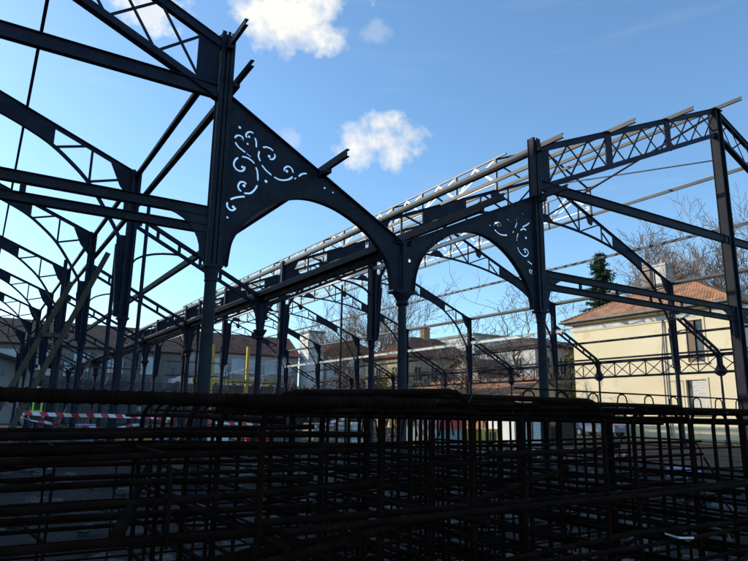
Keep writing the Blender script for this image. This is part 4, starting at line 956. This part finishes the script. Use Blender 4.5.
stirrup_cage((2.80,1.58,0), .60, .42, 1.635, 3.2, .30, 'rust-dark rebar cage at the right picture edge', 5)
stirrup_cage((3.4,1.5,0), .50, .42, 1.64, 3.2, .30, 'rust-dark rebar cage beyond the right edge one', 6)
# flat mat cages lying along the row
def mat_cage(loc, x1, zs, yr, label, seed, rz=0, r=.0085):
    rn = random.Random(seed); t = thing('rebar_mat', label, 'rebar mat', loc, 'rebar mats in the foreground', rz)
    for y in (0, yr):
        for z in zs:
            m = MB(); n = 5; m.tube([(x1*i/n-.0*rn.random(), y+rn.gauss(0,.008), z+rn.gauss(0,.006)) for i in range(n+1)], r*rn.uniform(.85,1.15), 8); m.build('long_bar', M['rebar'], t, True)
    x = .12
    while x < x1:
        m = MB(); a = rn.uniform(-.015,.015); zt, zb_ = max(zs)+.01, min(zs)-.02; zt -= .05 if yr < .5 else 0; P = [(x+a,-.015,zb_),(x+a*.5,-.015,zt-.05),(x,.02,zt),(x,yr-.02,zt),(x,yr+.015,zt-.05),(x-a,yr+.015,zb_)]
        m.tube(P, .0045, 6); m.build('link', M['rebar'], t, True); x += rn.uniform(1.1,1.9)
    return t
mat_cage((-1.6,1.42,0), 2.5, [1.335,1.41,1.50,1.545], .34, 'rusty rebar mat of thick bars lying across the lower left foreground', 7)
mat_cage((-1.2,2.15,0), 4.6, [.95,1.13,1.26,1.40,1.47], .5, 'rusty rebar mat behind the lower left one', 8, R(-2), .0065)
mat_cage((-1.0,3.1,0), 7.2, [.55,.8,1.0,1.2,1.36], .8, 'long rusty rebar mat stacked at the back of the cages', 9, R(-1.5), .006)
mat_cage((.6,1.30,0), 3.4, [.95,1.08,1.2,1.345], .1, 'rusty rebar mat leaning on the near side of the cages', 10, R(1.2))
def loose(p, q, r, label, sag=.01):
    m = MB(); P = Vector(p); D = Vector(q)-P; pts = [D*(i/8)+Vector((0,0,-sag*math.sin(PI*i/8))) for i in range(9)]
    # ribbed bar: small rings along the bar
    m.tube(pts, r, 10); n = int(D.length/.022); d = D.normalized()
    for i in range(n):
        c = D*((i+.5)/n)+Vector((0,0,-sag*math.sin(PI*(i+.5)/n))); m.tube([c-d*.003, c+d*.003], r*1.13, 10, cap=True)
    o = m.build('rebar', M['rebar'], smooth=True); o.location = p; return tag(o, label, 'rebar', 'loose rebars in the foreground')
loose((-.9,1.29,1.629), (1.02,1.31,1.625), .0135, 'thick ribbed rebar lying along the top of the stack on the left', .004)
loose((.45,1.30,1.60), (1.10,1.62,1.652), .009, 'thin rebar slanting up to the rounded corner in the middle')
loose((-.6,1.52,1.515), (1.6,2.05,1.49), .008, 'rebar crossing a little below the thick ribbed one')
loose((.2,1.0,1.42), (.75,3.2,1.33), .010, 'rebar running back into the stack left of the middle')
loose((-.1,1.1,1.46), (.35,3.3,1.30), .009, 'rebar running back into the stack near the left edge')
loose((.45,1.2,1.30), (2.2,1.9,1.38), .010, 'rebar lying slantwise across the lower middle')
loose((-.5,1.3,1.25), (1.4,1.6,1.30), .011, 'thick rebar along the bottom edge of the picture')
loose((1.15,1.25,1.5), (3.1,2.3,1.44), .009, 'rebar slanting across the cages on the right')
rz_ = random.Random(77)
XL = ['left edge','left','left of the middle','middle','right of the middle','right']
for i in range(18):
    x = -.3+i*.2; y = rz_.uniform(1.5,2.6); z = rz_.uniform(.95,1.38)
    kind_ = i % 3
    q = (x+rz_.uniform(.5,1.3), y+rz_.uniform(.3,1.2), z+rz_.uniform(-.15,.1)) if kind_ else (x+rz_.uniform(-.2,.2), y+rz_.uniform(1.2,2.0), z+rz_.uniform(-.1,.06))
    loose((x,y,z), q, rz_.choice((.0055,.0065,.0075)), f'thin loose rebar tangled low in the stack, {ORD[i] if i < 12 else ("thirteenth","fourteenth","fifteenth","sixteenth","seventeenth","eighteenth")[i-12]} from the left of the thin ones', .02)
# wire spacers on top
for i, (x0, x1, y, z, lb) in enumerate(((2.75,6.4,2.75,1.70,'wire spacer with small hoops standing on top of the right cages'),(1.95,3.1,3.3,1.52,'wire spacer with small hoops lying inside the middle cages'))):
    t = thing('wire_spacer', lb, 'wire spacer', (x0,y,z), 'wire spacers'); n = x1-x0
    m = MB(); m.tube([(0,0,.06),(n,0,.05)],.006,6); m.build('top_wire', M['rebar'], t, True); k = 0; x = .12
    while x < n:
        m = MB(); m.tube([(x-.06,0,-.06),(x-.045,0,.03),(x-.02,0,.048),(x+.02,0,.048),(x+.045,0,.03),(x+.06,0,-.06)],.005,6); m.build('hoop', M['rebar'], t, True); x += .3
# timbers carrying the stack
for i, y in enumerate((1.55,2.9,4.3)):
    m = MB(); m.box((-1.8,-.07,0),(5.4,.07,.40)); o = m.build('bearer_timber', M['timber']); o.location = (0,y,.0); tag(o, f'{ORD[i]} squared timber from the front carrying the rebar stack', 'timber', 'timbers under the rebar')
m = MB(); pts = [(0,0,0),(.10,.01,-.01),(.13,.05,-.03),(.03,.07,0)]; m.add([*pts,*[(p[0],p[1],p[2]-.006) for p in pts]],[(0,1,2,3),(7,6,5,4),(0,4,5,1),(1,5,6,2),(2,6,7,3),(3,7,4,0)]); o = m.build('plastic_scrap', M['white']); o.location = (2.0,1.28,1.22); tag(o, 'pale torn plastic scrap caught in the cages at the bottom right', 'scrap')

# ------------------------------------------------------------------ light, sky, clouds
SUN_AZ, SUN_EL = -40.0, 24.0      # degrees from +Y towards +X ; elevation
sd = bpy.data.lights.new('sun', 'SUN'); sd.energy = 2.7; sd.angle = R(.5); sd.color = (1, .88, .70)
so = bpy.data.objects.new('sun', sd); COL.objects.link(so)
dv = Vector((math.sin(R(SUN_AZ))*math.cos(R(SUN_EL)), math.cos(R(SUN_AZ))*math.cos(R(SUN_EL)), math.sin(R(SUN_EL))))
so.rotation_euler = dv.to_track_quat('Z', 'Y').to_euler(); so.location = dv*100
w = bpy.data.worlds.new('World'); S.world = w; w.use_nodes = True; nt = w.node_tree; N = nt.nodes; Lk = nt.links; N.clear()
out = N.new('ShaderNodeOutputWorld'); bg = N.new('ShaderNodeBackground'); sky = N.new('ShaderNodeTexSky'); sky.sky_type = 'NISHITA'; sky.sun_disc = False
sky.sun_elevation = R(SUN_EL); sky.sun_rotation = R(SUN_AZ); sky.air_density = 1.0; sky.dust_density = .8; sky.ozone_density = 3.5
BGS = .15; EXPO = .7
bg.inputs['Strength'].default_value = BGS
tc = N.new('ShaderNodeTexCoord')
def nd(t, **k):
    n = N.new(t)
    for a, b in k.items(): setattr(n, a, b)
    return n
def mth(op, a, b=None):
    n = nd('ShaderNodeMath', operation=op)
    for i, v in enumerate((a, b)):
        if v is None: continue
        if isinstance(v, (int, float)): n.inputs[i].default_value = v
        else: Lk.new(v, n.inputs[i])
    return n.outputs[0]
nz = nd('ShaderNodeTexNoise'); nz.inputs['Scale'].default_value = 13; nz.inputs['Detail'].default_value = 9; nz.inputs['Roughness'].default_value = .62; Lk.new(tc.outputs['Generated'], nz.inputs['Vector'])
nz2 = nd('ShaderNodeTexNoise'); nz2.inputs['Scale'].default_value = 36; nz2.inputs['Detail'].default_value = 6; Lk.new(tc.outputs['Generated'], nz2.inputs['Vector'])
CAMR = Vector((0.84350234,-0.53693321,0.01437103)); CAMU = Vector((-0.12402693,-0.16866988,0.97783833)); CAMF = Vector((0.52260991,0.82659131,0.20886762))
CL = CLOUDS = [ # unit direction of each small cloud, angular half sizes (along the horizon, upward), strength
]
def cdir(x, y): return (CAMF+CAMR*((x-374)/621)+CAMU*(-(y-280.5)/621)).normalized()
tot = None
for x, y, a, b, st in ((289,18,54,41,1.0),(386,142,54,33,1.0),(150,6,38,32,.75),(352,-8,26,16,.5),(376,32,18,14,.2),(282,138,22,9,.25)):
    c = cdir(x, y); t1 = Vector((0,0,1)).cross(c).normalized(); t2 = c.cross(t1)
    def dot(v):
        n = nd('ShaderNodeVectorMath', operation='DOT_PRODUCT'); Lk.new(tc.outputs['Generated'], n.inputs[0]); n.inputs[1].default_value = v; return n.outputs['Value']
    u = mth('DIVIDE', dot(t1), a/621*.95); v = mth('DIVIDE', dot(t2), b/621*.95); d2 = mth('ADD', mth('MULTIPLY', u, u), mth('MULTIPLY', v, v))
    q = mth('SUBTRACT', 1.0, d2); q = mth('MULTIPLY', mth('MAXIMUM', q, -1.5), .5); am = .8 if st > .9 else 1.5; q = mth('ADD', q, mth('MULTIPLY', mth('SUBTRACT', nz.outputs['Fac'], .5), 2.2*am)); q = mth('ADD', q, mth('MULTIPLY', mth('SUBTRACT', nz2.outputs['Fac'], .5), .8*am))
    q = mth('SUBTRACT', q, 0.03 if st > .9 else .16)
    front = mth('GREATER_THAN', dot(c), .3)
    q = mth('MULTIPLY', mth('MULTIPLY', mth('MINIMUM', mth('MAXIMUM', mth('MULTIPLY', q, 2.1), 0.0), 1.0), st), front)
    tot = q if tot is None else mth('MAXIMUM', tot, q)
# thin high streaks
mp = nd('ShaderNodeMapping'); mp.inputs['Scale'].default_value = (2.2,2.2,16); Lk.new(tc.outputs['Generated'], mp.inputs[0]); nz3 = nd('ShaderNodeTexNoise'); nz3.inputs['Scale'].default_value = 2.2; nz3.inputs['Detail'].default_value = 7; Lk.new(mp.outputs[0], nz3.inputs['Vector'])
thin = mth('MULTIPLY', mth('MAXIMUM', mth('SUBTRACT', nz3.outputs['Fac'], .58), 0.0), .3); tot = mth('MAXIMUM', tot, mth('MINIMUM', thin, .22))
cc = nd('ShaderNodeMix', data_type='RGBA'); Lk.new(mth('MULTIPLY', nz.outputs['Fac'], 1.25), cc.inputs['Factor']); K = 1/BGS/2**EXPO
cc.inputs[6].default_value = (.78*K,.80*K,.81*K,1); cc.inputs[7].default_value = (1.1*K,1.09*K,1.02*K,1)
tn = nd('ShaderNodeMix', data_type='RGBA', blend_type='MULTIPLY'); tn.inputs['Factor'].default_value = 1; Lk.new(sky.outputs[0], tn.inputs[6]); tn.inputs[7].default_value = (.86,1.02,1.04,1)
mx = nd('ShaderNodeMix', data_type='RGBA'); Lk.new(tot, mx.inputs['Factor']); Lk.new(tn.outputs[2], mx.inputs[6]); Lk.new(cc.outputs[2], mx.inputs[7]); Lk.new(mx.outputs[2], bg.inputs['Color']); Lk.new(bg.outputs[0], out.inputs[0])

# ------------------------------------------------------------------ camera
cd = bpy.data.cameras.new('camera'); cd.sensor_width = 36; cd.lens = 621.033/748*36; cd.clip_start = .05; cd.clip_end = 2000
co = bpy.data.objects.new('camera', cd); COL.objects.link(co); S.camera = co
co.matrix_world = Matrix(((CAMR.x,CAMU.x,-CAMF.x,0),(CAMR.y,CAMU.y,-CAMF.y,0),(CAMR.z,CAMU.z,-CAMF.z,1.6),(0,0,0,1)))
S.view_settings.view_transform = 'Standard'; S.view_settings.look = 'None'; S.view_settings.gamma = 1; S.view_settings.exposure = EXPO
S.render.engine = 'CYCLES'; S.cycles.max_bounces = 5
